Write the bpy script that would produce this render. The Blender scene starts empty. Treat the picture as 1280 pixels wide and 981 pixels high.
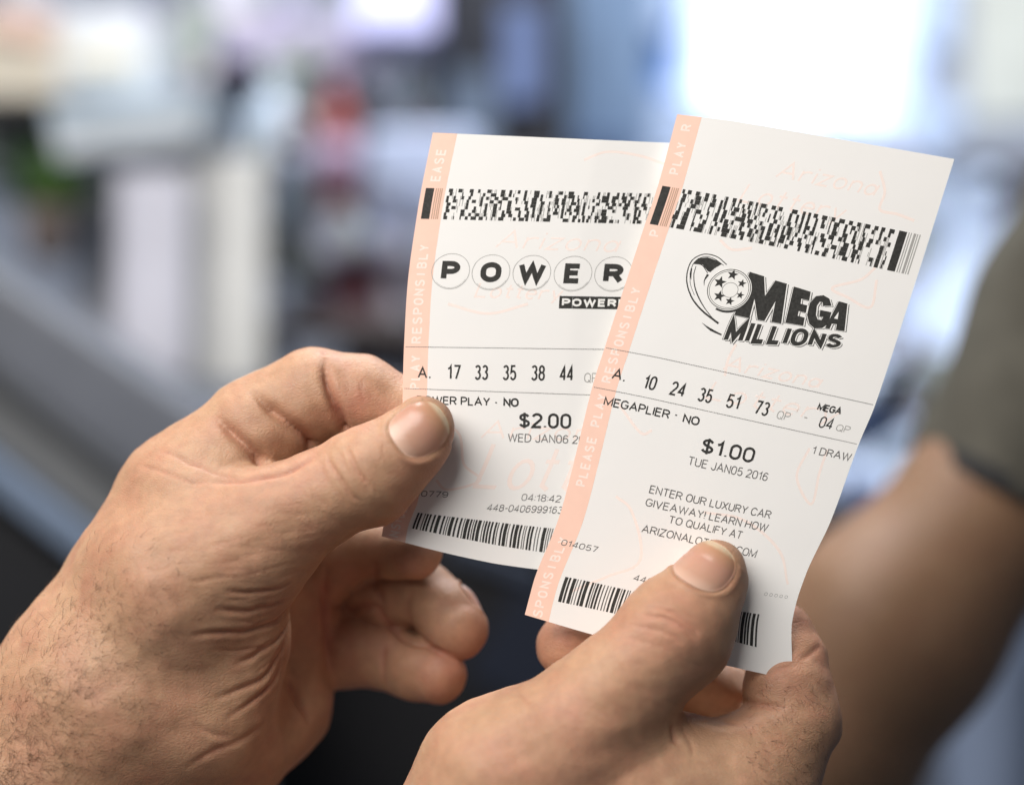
import bpy, bmesh, math, random
import numpy as np
from mathutils import Vector
random.seed(7); rng = np.random.default_rng(7)
C = bpy.context.scene.collection
D0 = 0.508                       # metres from the lens to the sheet the tickets lie in
U = 0.6 * D0 / 1280.0            # one design unit (0.238 mm) in metres

def W(x, y, z, D=D0):
    """design units (x right, y down, z away) -> metres, sheet at distance D"""
    x = np.asarray(x, float); y = np.asarray(y, float); z = np.asarray(z, float)
    k = D / D0
    d = D + z * U * k
    return np.stack([(x - 640) / 1280 * .6 * d, d, (490.5 - y) / 1280 * .6 * d], -1)

# ------------------------------------------------------------------ helpers
def mesh_obj(name, V, F, mat=None, parent=None, smooth=True):
    me = bpy.data.meshes.new(name)
    V = np.asarray(V, float)
    if isinstance(F, np.ndarray) and F.ndim == 2:
        me.vertices.add(len(V)); me.vertices.foreach_set('co', V.astype(np.float32).ravel())
        n = F.shape[1]; me.loops.add(F.size); me.loops.foreach_set('vertex_index', F.astype(np.int32).ravel())
        me.polygons.add(len(F)); me.polygons.foreach_set('loop_start', np.arange(0, F.size, n, dtype=np.int32))
        me.update(calc_edges=True); me.validate()
    else:
        me.from_pydata([tuple(v) for v in V], [], [tuple(f) for f in F]); me.update()
    if smooth and len(me.polygons): me.polygons.foreach_set('use_smooth', [True] * len(me.polygons))
    ob = bpy.data.objects.new(name, me); C.objects.link(ob)
    if mat: me.materials.append(mat)
    if parent is not None: ob.parent = parent
    return ob

def empty(name, label, cat, group=None):
    o = bpy.data.objects.new(name, None); C.objects.link(o); o.empty_display_size = .02
    o['label'] = label; o['category'] = cat
    if group: o['group'] = group
    return o

def tag(o, label=None, cat=None, group=None, kind=None):
    if label: o['label'] = label
    if cat: o['category'] = cat
    if group: o['group'] = group
    if kind: o['kind'] = kind
    return o

def mat(name, col, rough=.6, spec=.4, build=None, emit=None, noise=None):
    m = bpy.data.materials.new(name); m.use_nodes = True
    nt = m.node_tree; b = nt.nodes['Principled BSDF']
    b.inputs['Base Color'].default_value = (*col, 1); b.inputs['Roughness'].default_value = rough
    b.inputs['Specular IOR Level'].default_value = spec
    if emit:
        b.inputs['Emission Color'].default_value = (*emit[0], 1); b.inputs['Emission Strength'].default_value = emit[1]
    if noise:
        sc, amt = noise
        tc = nt.nodes.new('ShaderNodeTexCoord'); n = nt.nodes.new('ShaderNodeTexNoise'); n.inputs['Scale'].default_value = sc
        n.inputs['Detail'].default_value = 5
        r = nt.nodes.new('ShaderNodeMapRange'); r.inputs['To Min'].default_value = 1 - amt; r.inputs['To Max'].default_value = 1 + amt
        r.inputs['From Min'].default_value = .3; r.inputs['From Max'].default_value = .7
        mx = nt.nodes.new('ShaderNodeMix'); mx.data_type = 'RGBA'; mx.blend_type = 'MULTIPLY'; mx.inputs[0].default_value = 1
        mx.inputs[6].default_value = (*col, 1)
        nt.links.new(tc.outputs['Object'], n.inputs['Vector']); nt.links.new(n.outputs['Fac'], r.inputs['Value'])
        nt.links.new(r.outputs['Result'], mx.inputs[7]); nt.links.new(mx.outputs[2], b.inputs['Base Color'])
    if build: build(nt, b)
    return m

# ------------------------------------------------------------------ skin
def skin_mat(name, base, pale, red, lines, bump=.5):
    def build(nt, b):
        N = nt.nodes.new; L = nt.links.new
        tc = N('ShaderNodeTexCoord')
        n1 = N('ShaderNodeTexNoise'); n1.inputs['Scale'].default_value = 38; n1.inputs['Detail'].default_value = 4
        n2 = N('ShaderNodeTexNoise'); n2.inputs['Scale'].default_value = 330; n2.inputs['Detail'].default_value = 4
        L(tc.outputs['Object'], n1.inputs['Vector']); L(tc.outputs['Object'], n2.inputs['Vector'])
        r1 = N('ShaderNodeMapRange'); r1.inputs['From Min'].default_value = .36; r1.inputs['From Max'].default_value = .64
        L(n1.outputs['Fac'], r1.inputs['Value'])
        m1 = N('ShaderNodeMix'); m1.data_type = 'RGBA'; m1.inputs[6].default_value = (*base, 1); m1.inputs[7].default_value = (*pale, 1)
        L(r1.outputs['Result'], m1.inputs[0])
        at = N('ShaderNodeAttribute'); at.attribute_name = 'ruddy'
        nr = N('ShaderNodeTexNoise'); nr.inputs['Scale'].default_value = 75; nr.inputs['Detail'].default_value = 6; nr.inputs['Roughness'].default_value = .65
        L(tc.outputs['Object'], nr.inputs['Vector'])
        rn = N('ShaderNodeMapRange'); rn.inputs['From Min'].default_value = .42; rn.inputs['From Max'].default_value = .72; rn.inputs['To Max'].default_value = .42
        L(nr.outputs['Fac'], rn.inputs['Value'])
        sm = N('ShaderNodeMath'); sm.operation = 'ADD'; sm.use_clamp = True; L(at.outputs['Fac'], sm.inputs[0]); L(rn.outputs['Result'], sm.inputs[1])
        m2 = N('ShaderNodeMix'); m2.data_type = 'RGBA'; m2.inputs[7].default_value = (*red, 1)
        L(m1.outputs[2], m2.inputs[6]); L(sm.outputs[0], m2.inputs[0])
        r2 = N('ShaderNodeMapRange'); r2.inputs['From Min'].default_value = .3; r2.inputs['From Max'].default_value = .7
        r2.inputs['To Min'].default_value = .92; r2.inputs['To Max'].default_value = 1.07
        L(n2.outputs['Fac'], r2.inputs['Value'])
        m3 = N('ShaderNodeMix'); m3.data_type = 'RGBA'; m3.blend_type = 'MULTIPLY'; m3.inputs[0].default_value = 1
        L(m2.outputs[2], m3.inputs[6]); L(r2.outputs['Result'], m3.inputs[7]); L(m3.outputs[2], b.inputs['Base Color'])
        # fine skin relief: cells + stretched lines
        vo = N('ShaderNodeTexVoronoi'); vo.feature = 'DISTANCE_TO_EDGE'; vo.inputs['Scale'].default_value = 1
        mp = N('ShaderNodeMapping'); mp.inputs['Rotation'].default_value = (0, math.radians(lines), 0); mp.inputs['Scale'].default_value = (600, 900, 1500)
        wn = N('ShaderNodeTexNoise'); wn.inputs['Scale'].default_value = 160
        wa = N('ShaderNodeVectorMath'); wa.operation = 'MULTIPLY_ADD'; wa.inputs[1].default_value = (.004,) * 3
        L(tc.outputs['Object'], wn.inputs['Vector']); L(wn.outputs['Color'], wa.inputs[0]); L(tc.outputs['Object'], wa.inputs[2])
        L(wa.outputs[0], mp.inputs['Vector']); L(mp.outputs[0], vo.inputs['Vector'])
        rr = N('ShaderNodeMapRange'); rr.inputs['From Max'].default_value = .22; L(vo.outputs['Distance'], rr.inputs['Value'])
        mp2 = N('ShaderNodeMapping'); mp2.inputs['Rotation'].default_value = (0, math.radians(lines), 0); mp2.inputs['Scale'].default_value = (110, 260, 620)
        n3 = N('ShaderNodeTexNoise'); n3.inputs['Scale'].default_value = 1; n3.inputs['Detail'].default_value = 5; n3.inputs['Roughness'].default_value = .6
        L(wa.outputs[0], mp2.inputs['Vector']); L(mp2.outputs[0], n3.inputs['Vector'])
        b1 = N('ShaderNodeBump'); b1.inputs['Strength'].default_value = min(1, bump * 3.2); b1.inputs['Distance'].default_value = .00022
        b2 = N('ShaderNodeBump'); b2.inputs['Strength'].default_value = bump; b2.inputs['Distance'].default_value = .0007
        L(rr.outputs['Result'], b1.inputs['Height']); L(n3.outputs['Fac'], b2.inputs['Height'])
        L(b1.outputs['Normal'], b2.inputs['Normal']); L(b2.outputs['Normal'], b.inputs['Normal'])
        b.inputs['Subsurface Weight'].default_value = .18
        b.inputs['Subsurface Radius'].default_value = (1, .35, .18); b.inputs['Subsurface Scale'].default_value = .0022
        r4 = N('ShaderNodeMapRange'); r4.inputs['To Min'].default_value = .42; r4.inputs['To Max'].default_value = .62
        L(n2.outputs['Fac'], r4.inputs['Value']); L(r4.outputs['Result'], b.inputs['Roughness'])
    return mat(name, base, .5, .35, build)

# ------------------------------------------------------------------ signed-distance sculpting
def smin(a, b, k):
    h = np.maximum(k - np.abs(a - b), 0) / k
    return np.minimum(a, b) - h * h * k * .25

def cone(P, a, b):
    A = np.array(a[:3], np.float32); B = np.array(b[:3], np.float32); ba = B - A
    pa = P - A; t = np.clip(pa @ ba / (ba @ ba), 0, 1)
    q = pa - t[:, None] * ba
    return np.sqrt((q * q).sum(1)) - (a[3] + (b[3] - a[3]) * t)

def chain_d(P, pts, k):
    if len(pts) == 1:
        return np.sqrt(((P - np.array(pts[0][:3], np.float32)) ** 2).sum(1)) - pts[0][3]
    d = None
    for a, b in zip(pts[:-1], pts[1:]):
        e = cone(P, a, b); d = e if d is None else smin(d, e, k)
    return d

class Body:
    """mass: chains blended together; digits: chains blended into the mass but kept apart from one another"""
    def __init__(s, mass, digits, km=40): s.mass, s.digits, s.km = mass, digits, km
    def __call__(s, P):
        P = P.astype(np.float32)
        m = None
        for ch in s.mass:
            e = chain_d(P, ch, s.km); m = e if m is None else smin(m, e, s.km)
        out = m
        for chs, k, kj in s.digits:
            e = None
            for ch in chs:
                f = chain_d(P, ch, k); e = f if e is None else smin(e, f, k)
            e = smin(m, e, kj)
            out = smin(out, e, 3.0)
        return out
    def bounds(s):
        a = [p for ch in s.mass for p in ch] + [p for chs, _, _ in s.digits for ch in chs for p in ch]
        a = np.array(a); return (a[:, :3] - a[:, 3:4]).min(0) - 26, (a[:, :3] + a[:, 3:4]).max(0) + 26

def surface_nets(f, lo, hi, h):
    B = 8; n = np.ceil((hi - lo) / (h * B)).astype(int) * B
    nb = n // B
    I = np.stack(np.meshgrid(*[np.arange(k) for k in nb], indexing='ij'), -1).reshape(-1, 3)
    cen = lo + (I * B + B / 2) * h
    dc = f(cen)
    near = np.abs(dc) < B * h * 1.7
    F = np.repeat(np.repeat(np.repeat(np.where(dc > 0, 50., -50.).astype(np.float32).reshape(nb), B, 0), B, 1), B, 2)
    off = np.stack(np.meshgrid(*[np.arange(B)] * 3, indexing='ij'), -1).reshape(-1, 3)
    J = I[near] * B
    for s in range(0, len(J), 600):
        idx = (J[s:s + 600][:, None, :] + off[None]).reshape(-1, 3)
        F[idx[:, 0], idx[:, 1], idx[:, 2]] = f(lo + idx * h)
    S = F < 0
    A = np.zeros(np.array(F.shape) - 1, np.int8)
    sl = lambda d, m: slice(d, m - 1 + d)
    for dx in (0, 1):
        for dy in (0, 1):
            for dz in (0, 1):
                A += S[sl(dx, n[0]), sl(dy, n[1]), sl(dz, n[2])]
    act = np.argwhere((A > 0) & (A < 8))
    ids = -np.ones(A.shape, np.int32); ids[act[:, 0], act[:, 1], act[:, 2]] = np.arange(len(act))
    acc = np.zeros((len(act), 3)); cnt = np.zeros(len(act))
    for ax in range(3):
        o = [i for i in range(3) if i != ax]
        for p in (0, 1):
            for q in (0, 1):
                c0 = act.copy(); c0[:, o[0]] += p; c0[:, o[1]] += q; c1 = c0.copy(); c1[:, ax] += 1
                f0 = F[c0[:, 0], c0[:, 1], c0[:, 2]]; f1 = F[c1[:, 0], c1[:, 1], c1[:, 2]]
                m = (f0 < 0) != (f1 < 0)
                t = np.where(m, f0 / np.where(m, f0 - f1, 1), 0)
                pt = c0.astype(float); pt[:, ax] += t
                acc += pt * m[:, None]; cnt += m
    V = lo + acc / cnt[:, None] * h
    Q = []
    for ax in range(3):
        o = [(ax + 1) % 3, (ax + 2) % 3]
        s0 = [slice(None)] * 3; s1 = [slice(None)] * 3; s0[ax] = slice(0, -1); s1[ax] = slice(1, None)
        a = S[tuple(s0)]; b = S[tuple(s1)]; E = np.argwhere(a != b)
        E = E[(E[:, o[0]] > 0) & (E[:, o[1]] > 0) & (E[:, o[0]] < n[o[0]] - 1) & (E[:, o[1]] < n[o[1]] - 1)]
        flip = a[E[:, 0], E[:, 1], E[:, 2]]
        def g(p, q):
            c = E.copy(); c[:, o[0]] -= p; c[:, o[1]] -= q; return ids[c[:, 0], c[:, 1], c[:, 2]]
        q = np.stack([g(0, 0), g(1, 0), g(1, 1), g(0, 1)], 1)
        q = np.where(flip[:, None], q[:, ::-1], q); Q.append(q)
    Q = np.concatenate(Q); Q = Q[(Q >= 0).all(1)]
    return V, Q

def grad(f, P, e=.8):
    g = np.zeros_like(P)
    for i in range(3):
        d = np.zeros(3); d[i] = e
        g[:, i] = (f(P + d) - f(P - d)) / (2 * e)
    return g

def march(f, O, Dn, n=90, mx=700):
    O = np.asarray(O, float).reshape(-1, 3); Dn = np.asarray(Dn, float).reshape(-1, 3)
    t = np.zeros(len(O))
    for _ in range(n):
        d = f(O + Dn * t[:, None]); t = np.minimum(t + d * .9, mx)
    return O + Dn * t[:, None], t < mx - 5

def resample(p, step=3.):
    p = np.array(p, float)
    # Catmull-Rom through the points, then even steps
    q = np.vstack([2 * p[0] - p[1], p, 2 * p[-1] - p[-2]]); out = []
    for i in range(1, len(q) - 2):
        for t in np.linspace(0, 1, 14, endpoint=False):
            a, b, c, d = q[i - 1:i + 3]
            out.append(.5 * ((2 * b) + (c - a) * t + (2 * a - 5 * b + 4 * c - d) * t * t + (3 * b - a - 3 * c + d) * t ** 3))
    out.append(q[-2]); out = np.array(out)
    s = np.r_[0, np.cumsum(np.linalg.norm(np.diff(out, axis=0), axis=1))]
    k = max(2, int(s[-1] / step)); u = np.linspace(0, s[-1], k)
    return np.stack([np.interp(u, s, out[:, j]) for j in range(out.shape[1])], 1)

def build_hand(name, body, creases, nails, flush, m_skin, m_nail, parent, h=2.8):
    lo, hi = body.bounds()
    V, Q = surface_nets(body, lo, hi, h)
    for _ in range(3):
        g = grad(body, V); g2 = np.maximum((g * g).sum(1), .2)
        V = V - g * (body(V) / g2)[:, None] * .9
    g = grad(body, V, 2.0); Nn = g / np.linalg.norm(g, axis=1)[:, None]
    disp = np.zeros(len(V)); rud = np.zeros(len(V))
    # slow unevenness of flesh, in three octaves
    for (wl, am) in ((95, .9), (47, .6), (24, .22)):
        ph = rng.uniform(0, 6.28, 6); d = rng.normal(size=(6, 3)); d /= np.linalg.norm(d, axis=1)[:, None]
        disp += am * sum(np.sin(V @ d[i] / wl * 6.28 + ph[i]) for i in range(6)) / 2.6
    for pts, dep, w, bul in creases:
        pl = resample(pts, 2.5); pl = pl + np.stack([np.interp(np.arange(len(pl)), np.arange(0, len(pl) + 6, 6), rng.normal(size=len(np.arange(0, len(pl) + 6, 6))) * .8) for _ in (0, 1)], 1) * (dep < 9)
        O = np.c_[pl, np.full(len(pl), -260.)]
        hit, ok = march(body, O, np.tile([0, 0, 1.], (len(pl), 1)))
        if dep >= 9: ok = ok & (hit[:, 2] > -26)
        hit = hit[ok]; s = np.linspace(0, 1, len(hit)); env = np.clip(s * 3, 0, 1) if dep >= 9 else np.clip(np.minimum(s, 1 - s) * 4, 0, 1) ** .8
        lo_, hi_ = hit.min(0) - 6 * w, hit.max(0) + 6 * w
        sel = np.where(((V > lo_) & (V < hi_)).all(1))[0]
        if not len(sel): continue
        best = np.full(len(sel), 1e9); be = np.zeros(len(sel))
        for j in range(len(hit)):
            d = np.sqrt(((V[sel] - hit[j]) ** 2).sum(1)); u = d < best; best[u] = d[u]; be[u] = env[j]
        fz = np.where(V[sel][:, 2] < -34, 0., 1.) if dep >= 9 else 1.
        disp[sel] += fz * be * (-dep * .82 * (.45 * np.exp(-(best / w) ** 2) + .28 * np.exp(-(best / (.6 * w)) ** 1.4) + .28 * np.exp(-(best / (3.2 * w)) ** 2)) + .5 * bul * dep * np.exp(-((best - 2.3 * w) / (1.5 * w)) ** 2))
        rud[sel] += be * .35 * min(1, dep / 4) * np.exp(-(best / (w * 1.3)) ** 2)
    for (p, r, a) in flush:
        d = np.sqrt(((V - np.array(p)) ** 2).sum(1)); rud += a * np.exp(-(d / r) ** 2)
    nailgeo = []
    for nl in nails:
        c = np.array(nl['c'], float); a = np.array(nl['a'], float); n = np.array(nl['n'], float)
        a /= np.linalg.norm(a); n = n - a * (n @ a); n /= np.linalg.norm(n); b = np.cross(n, a)
        R = 90
        Lh, Wh = nl['L'], nl['W']
        rel = V - c; s = rel @ a / Lh; t = rel @ b / Wh; fr = (Nn @ n) > -.1
        ra = (np.abs(s) ** 2.6 + np.abs(t) ** 2.6) ** (1 / 2.6)
        near = fr & (np.abs(rel @ n) < 75)
        disp[near] += (-2.4 * np.exp(-((ra - .97) / .085) ** 2) + 1.7 * np.exp(-((ra - 1.16) / .10) ** 2) * (s < .75) )[near]
        disp[near] -= (1.2 * (ra < .9))[near]
        # plate
        ns, nt_ = 36, 36
        ss = np.linspace(-1, 1, ns + 1); tt = np.linspace(-1, 1, nt_ + 1)
        Sg, Tg = np.meshgrid(ss, tt, indexing='ij')
        # square -> superellipse
        rr = np.maximum(np.abs(Sg), np.abs(Tg)); nn = (np.abs(Sg) ** 2.6 + np.abs(Tg) ** 2.6) ** (1 / 2.6); nn[nn == 0] = 1
        Sg2, Tg2 = Sg * rr / nn, Tg * rr / nn
        tip = 1 + .06 * np.clip(Sg2, 0, 1)
        O = c + a * (Sg2 * Lh * tip)[..., None] + b * (Tg2 * Wh)[..., None] + n * R
        O = O.reshape(-1, 3); hit, ok = march(body, O, np.tile(-n, (len(O), 1)), 70, 170)
        r_ = rr.ravel(); up = nl.get('up', 1.6) * (1 - r_ ** 6) - .5 + nl.get('lip', .9) * np.clip(Sg2.ravel() - .55, 0, 1)
        hn = grad(body, hit); hn /= np.linalg.norm(hn, axis=1)[:, None]
        Pn = hit + hn * up[:, None]
        under = hit - hn * 3.0
        nv = len(Pn); VV = np.vstack([Pn, under]); FF = []
        idx = lambda i, j: i * (nt_ + 1) + j
        for i in range(ns):
            for j in range(nt_):
                q = [idx(i, j), idx(i + 1, j), idx(i + 1, j + 1), idx(i, j + 1)]
                FF.append(q); FF.append([k + nv for k in q[::-1]])
        rim = [idx(i, 0) for i in range(ns)] + [idx(ns, j) for j in range(nt_)] + [idx(i, nt_) for i in range(ns, 0, -1)] + [idx(0, j) for j in range(nt_, 0, -1)]
        for q0, q1 in zip(rim, rim[1:] + rim[:1]): FF.append([q0, q1, q1 + nv, q0 + nv])
        nailgeo.append((VV, FF, np.r_[Sg2.ravel(), Sg2.ravel()], np.r_[r_, r_]))
    V2 = V + Nn * disp[:, None]
    ob = mesh_obj(name, W(V2[:, 0], V2[:, 1], V2[:, 2]), Q[:, ::-1], m_skin, parent)
    at = ob.data.attributes.new('ruddy', 'FLOAT', 'POINT'); at.data.foreach_set('value', np.clip(rud, 0, .9).astype(np.float32))
    for VV, FF, S_, R_ in nailgeo:
        no = mesh_obj('fingernail', W(VV[:, 0], VV[:, 1], VV[:, 2]), FF, m_nail, ob)
        a1 = no.data.attributes.new('along', 'FLOAT', 'POINT'); a1.data.foreach_set('value', S_.astype(np.float32))
        a2 = no.data.attributes.new('edge', 'FLOAT', 'POINT'); a2.data.foreach_set('value', R_.astype(np.float32))
    return ob

def nail_build(nt, b):
    N = nt.nodes.new; L = nt.links.new
    at = N('ShaderNodeAttribute'); at.attribute_name = 'along'; ae = N('ShaderNodeAttribute'); ae.attribute_name = 'edge'
    tc = N('ShaderNodeTexCoord'); n = N('ShaderNodeTexNoise'); n.inputs['Scale'].default_value = 160
    L(tc.outputs['Object'], n.inputs['Vector'])
    ad = N('ShaderNodeMath'); ad.operation = 'MULTIPLY_ADD'; ad.inputs[1].default_value = .16; L(n.outputs['Fac'], ad.inputs[0]); L(at.outputs['Fac'], ad.inputs[2])
    cr = N('ShaderNodeValToRGB'); e = cr.color_ramp.elements
    mr = N('ShaderNodeMapRange'); mr.inputs['From Min'].default_value = -1; mr.inputs['From Max'].default_value = 1.1; L(ad.outputs[0], mr.inputs['Value'])
    L(mr.outputs['Result'], cr.inputs['Fac'])
    e[0].position = .0; e[0].color = (.55, .37, .28, 1); e[1].position = 1; e[1].color = (.54, .41, .28, 1)
    for p, c in ((.10, (.56, .36, .27)), (.28, (.47, .265, .185)), (.6, (.45, .235, .165)), (.86, (.42, .225, .13)), (.92, (.55, .41, .27))):
        x = cr.color_ramp.elements.new(p); x.color = (*c, 1)
    L(cr.outputs['Color'], b.inputs['Base Color'])
    b.inputs['Subsurface Weight'].default_value = .1; b.inputs['Subsurface Scale'].default_value = .001
    mp = N('ShaderNodeMapping'); mp.inputs['Rotation'].default_value = (0, .58, 0); mp.inputs['Scale'].default_value = (160, 900, 1500)
    n2 = N('ShaderNodeTexNoise'); n2.inputs['Scale'].default_value = 1; L(tc.outputs['Object'], mp.inputs[0]); L(mp.outputs[0], n2.inputs['Vector'])
    bu = N('ShaderNodeBump'); bu.inputs['Strength'].default_value = .35; bu.inputs['Distance'].default_value = .00012
    L(n2.outputs['Fac'], bu.inputs['Height']); L(bu.outputs['Normal'], b.inputs['Normal'])

M_skin = skin_mat('skin', (.395, .220, .130), (.44, .262, .158), (.38, .145, .098), -10, .10)
M_skin_r = skin_mat('skin_of_the_near_hand', (.42, .238, .142), (.465, .280, .172), (.42, .170, .115), 35, .10)
M_nail = mat('fingernail', (.5, .3, .2), .33, .45, nail_build)

people = empty('person', 'person of whom only two bare hands show, pinching a paper ticket in each', 'person')

# ---- hand at the left
TH = [(215, 740, 12, 105), (335, 657, -12, 71), (460, 591, -38, 54), (527, 536, -41, 41)]
left = Body(
    mass=[[(-130, 1290, 150, 172), (-40, 1150, 120, 165), (130, 882, 68, 138), (245, 642, 62, 103)],
          [(215, 740, 12, 104), (300, 690, -5, 82)],
          [(240, 905, 55, 98), (285, 800, 45, 78)],
          [(300, 940, 110, 60), (345, 880, 170, 58), (350, 770, 195, 66), (300, 700, 150, 85)]],
    digits=[
        ([TH, [(512, 565, -32, 41), (470, 610, -30, 45)]], 22, 34),
        ([[(240, 626, 66, 93), (316, 543, 62, 69), (390, 495, 62, 60), (450, 497, 60, 53), (506, 521, 54, 45), (566, 542, 47, 37)]], 8, 22),
        ([[(330, 690, 195, 50), (400, 712, 170, 46), (452, 690, 150, 34), (492, 690, 118, 33), (520, 692, 90, 32)]], 6, 12),
        ([[(345, 720, 215, 46), (436, 722, 192, 34), (488, 750, 172, 40), (530, 742, 150, 39), (558, 768, 128, 41), (571, 786, 115, 39)], [(390, 768, 222, 44), (505, 790, 196, 37)]], 6, 12),
        ([[(340, 825, 205, 44), (438, 814, 190, 45), (486, 822, 168, 41), (522, 836, 140, 40), (547, 845, 122, 37)]], 5, 12),
    ], km=45)
cre_l = [
    ([(330, 744), (306, 750), (284, 750)], 1.6, 1.8, .3), ([(352, 764), (326, 778), (296, 776)], 1.8, 1.8, .3), ([(350, 786), (330, 806), (300, 812), (262, 812)], 2.2, 2.2, .3),
    ([(356, 798), (340, 826), (316, 846)], 2.0, 2.0, .3), ([(346, 836), (330, 864), (300, 886)], 1.8, 2.2, .3), ([(300, 722), (268, 722), (240, 728)], 1.3, 1.8, .3),
    # deep folds on the bent first finger
    ([(406, 447), (408, 470), (416, 498), (428, 526), (436, 550)], 15, 5, .3),
    ([(404, 432), (406, 447)], 3, 3, .3),
    ([(312, 488), (336, 508), (362, 529), (384, 548), (394, 562)], 17, 6.5, .3),
    ([(266, 518), (292, 542), (314, 562), (338, 590)], 16, 6.5, .3),
    ([(168, 580), (200, 588), (238, 602), (262, 604)], 2.2, 2.4, .3),
    ([(196, 560), (236, 577), (276, 594), (310, 598)], 2.6, 3.0, .3),
    ([(258, 602), (300, 600), (345, 594), (378, 580), (398, 566)], 6, 4.5, .3),
    ([(455, 470), (452, 486), (456, 505)], 1.6, 2.0, .3),
    # knuckle lines on the thumb
    ([(409, 563), (413, 580), (424, 598), (440, 618), (452, 628)], 4.2, 2.4, .5),
    ([(430, 556), (437, 570), (446, 586), (456, 600), (462, 616)], 3.8, 2.3, .5),
    ([(420, 558), (427, 574), (438, 592), (448, 606)], 1.6, 1.6, .3),
    ([(446, 560), (452, 572), (458, 584)], 1.4, 1.6, .3),
    ([(398, 574), (404, 592), (418, 612), (436, 634)], 1.6, 1.8, .3),
    ([(384, 590), (392, 612), (410, 634)], 1.2, 2.0, .3),
    ([(480, 553), (478, 566), (484, 578)], 1.2, 1.8, .3),
    # creases fanning out of the thumb web
    ([(365, 729), (340, 738), (310, 741), (280, 738)], 4.5, 3.0, .5),
    ([(368, 742), (340, 756), (306, 764), (268, 762)], 5.0, 3.2, .5),
    ([(368, 752), (345, 776), (312, 788), (270, 790), (238, 794)], 5.5, 3.4, .5),
    ([(366, 768), (348, 798), (322, 818), (290, 832)], 4.5, 3.2, .5),
    ([(362, 785), (348, 822), (330, 846), (300, 862), (268, 874)], 4.5, 3.4, .45),
    ([(356, 812), (344, 846), (318, 874), (280, 900)], 3.4, 3.4, .4),
    ([(240, 905), (270, 918), (300, 920)], 2.0, 3.5, .4),
    ([(230, 960), (262, 940), (300, 925), (335, 900)], 3.0, 4.0, .4),
    ([(350, 840), (366, 862), (380, 884), (388, 905)], 6, 4.5, .3),
    # bends inside the curled fingers
    ([(470, 700), (468, 722), (474, 742), (480, 762)], 5, 4, .2),
    ([(406, 757), (440, 760), (466, 757), (484, 778), (510, 800), (540, 808), (575, 822)], 6, 4.5, .1),
    ([(516, 735), (510, 760), (518, 790)], 3.5, 4, .2),
    ([(482, 800), (476, 828), (484, 862)], 4, 4, .2),
    ([(440, 775), (436, 810), (446, 850)], 2, 5, .2),
    ([(409, 700), (407, 740), (408, 790), (414, 850)], 7, 5, .1),
]
for _ in range(46):     # short fine lines along the back of the thumb base
    x = rng.uniform(170, 380); y = rng.uniform(630, 730); l = rng.uniform(25, 60); a = math.radians(rng.uniform(-18, 2))
    cre_l.append(([(x, y), (x + l * .5 * math.cos(a), y + l * .5 * math.sin(a) + rng.uniform(-2, 2)), (x + l * math.cos(a), y + l * math.sin(a))], rng.uniform(.35, .8), rng.uniform(1.6, 2.2), .3))
for _ in range(22):
    x = rng.uniform(290, 420); y = rng.uniform(600, 690); l = rng.uniform(20, 45); a = math.radians(rng.uniform(25, 65))
    cre_l.append(([(x, y), (x + l * .5 * math.cos(a), y + l * .5 * math.sin(a)), (x + l * math.cos(a), y + l * math.sin(a))], rng.uniform(.4, .8), 1.9, .5))
nails_l = [dict(c=(523, 536, -75), a=(.80, -.52, .16), n=(-.12, -.22, -1), L=36, W=33, up=1.5),
           dict(c=(592, 752, 132), a=(.60, .80, -.12), n=(.78, -.58, .50), L=27, W=24, up=1.0, lip=.7)]
flush_l = [((575, 540, -40), 30, .25), ((590, 790, 100), 38, .45), ((555, 845, 110), 36, .5), ((520, 700, 60), 30, .3), ((410, 780, 150), 70, .4), ((450, 500, 0), 50, .35), ((345, 600, -50), 60, .15)]
hand_l = build_hand('hand', left, cre_l, nails_l, flush_l, M_skin, M_nail, people)
hand_l['label'] = 'hairy-wristed hand with curled fingers at the lower left'

# ---- hand at the bottom
TR = [(640, 985, -50, 116), (755, 886, -62, 77), (846, 786, -58, 66), (894, 713, -44, 39)]
right = Body(
    mass=[[(520, 1330, 30, 170), (610, 1120, -10, 150), (640, 985, -40, 114)],
          [(640, 1010, -20, 118), (790, 1010, 5, 118), (905, 1005, 20, 106)],
          [(610, 1120, 10, 140), (880, 1080, 90, 120)]],
    digits=[
        ([TR, [(886, 738, -36, 44), (850, 800, -50, 58)]], 24, 30),
        ([[(935, 985, 22, 92), (992, 905, 34, 58), (986, 862, 36, 55), (984, 828, 48, 49), (974, 798, 60, 43), (915, 766, 60, 37), (855, 752, 52, 34)]], 10, 26),
        ([[(920, 960, 110, 70), (950, 900, 150, 50), (850, 850, 135, 44), (765, 815, 95, 43), (714, 806, 62, 43)]], 10, 12),
        ([[(900, 1030, 150, 60), (940, 980, 200, 46), (840, 930, 210, 42), (770, 900, 190, 40)]], 10, 12),
        ([[(860, 1100, 170, 56), (900, 1060, 220, 42), (820, 1010, 235, 38), (760, 985, 220, 35)]], 10, 12),
    ], km=45)
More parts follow.
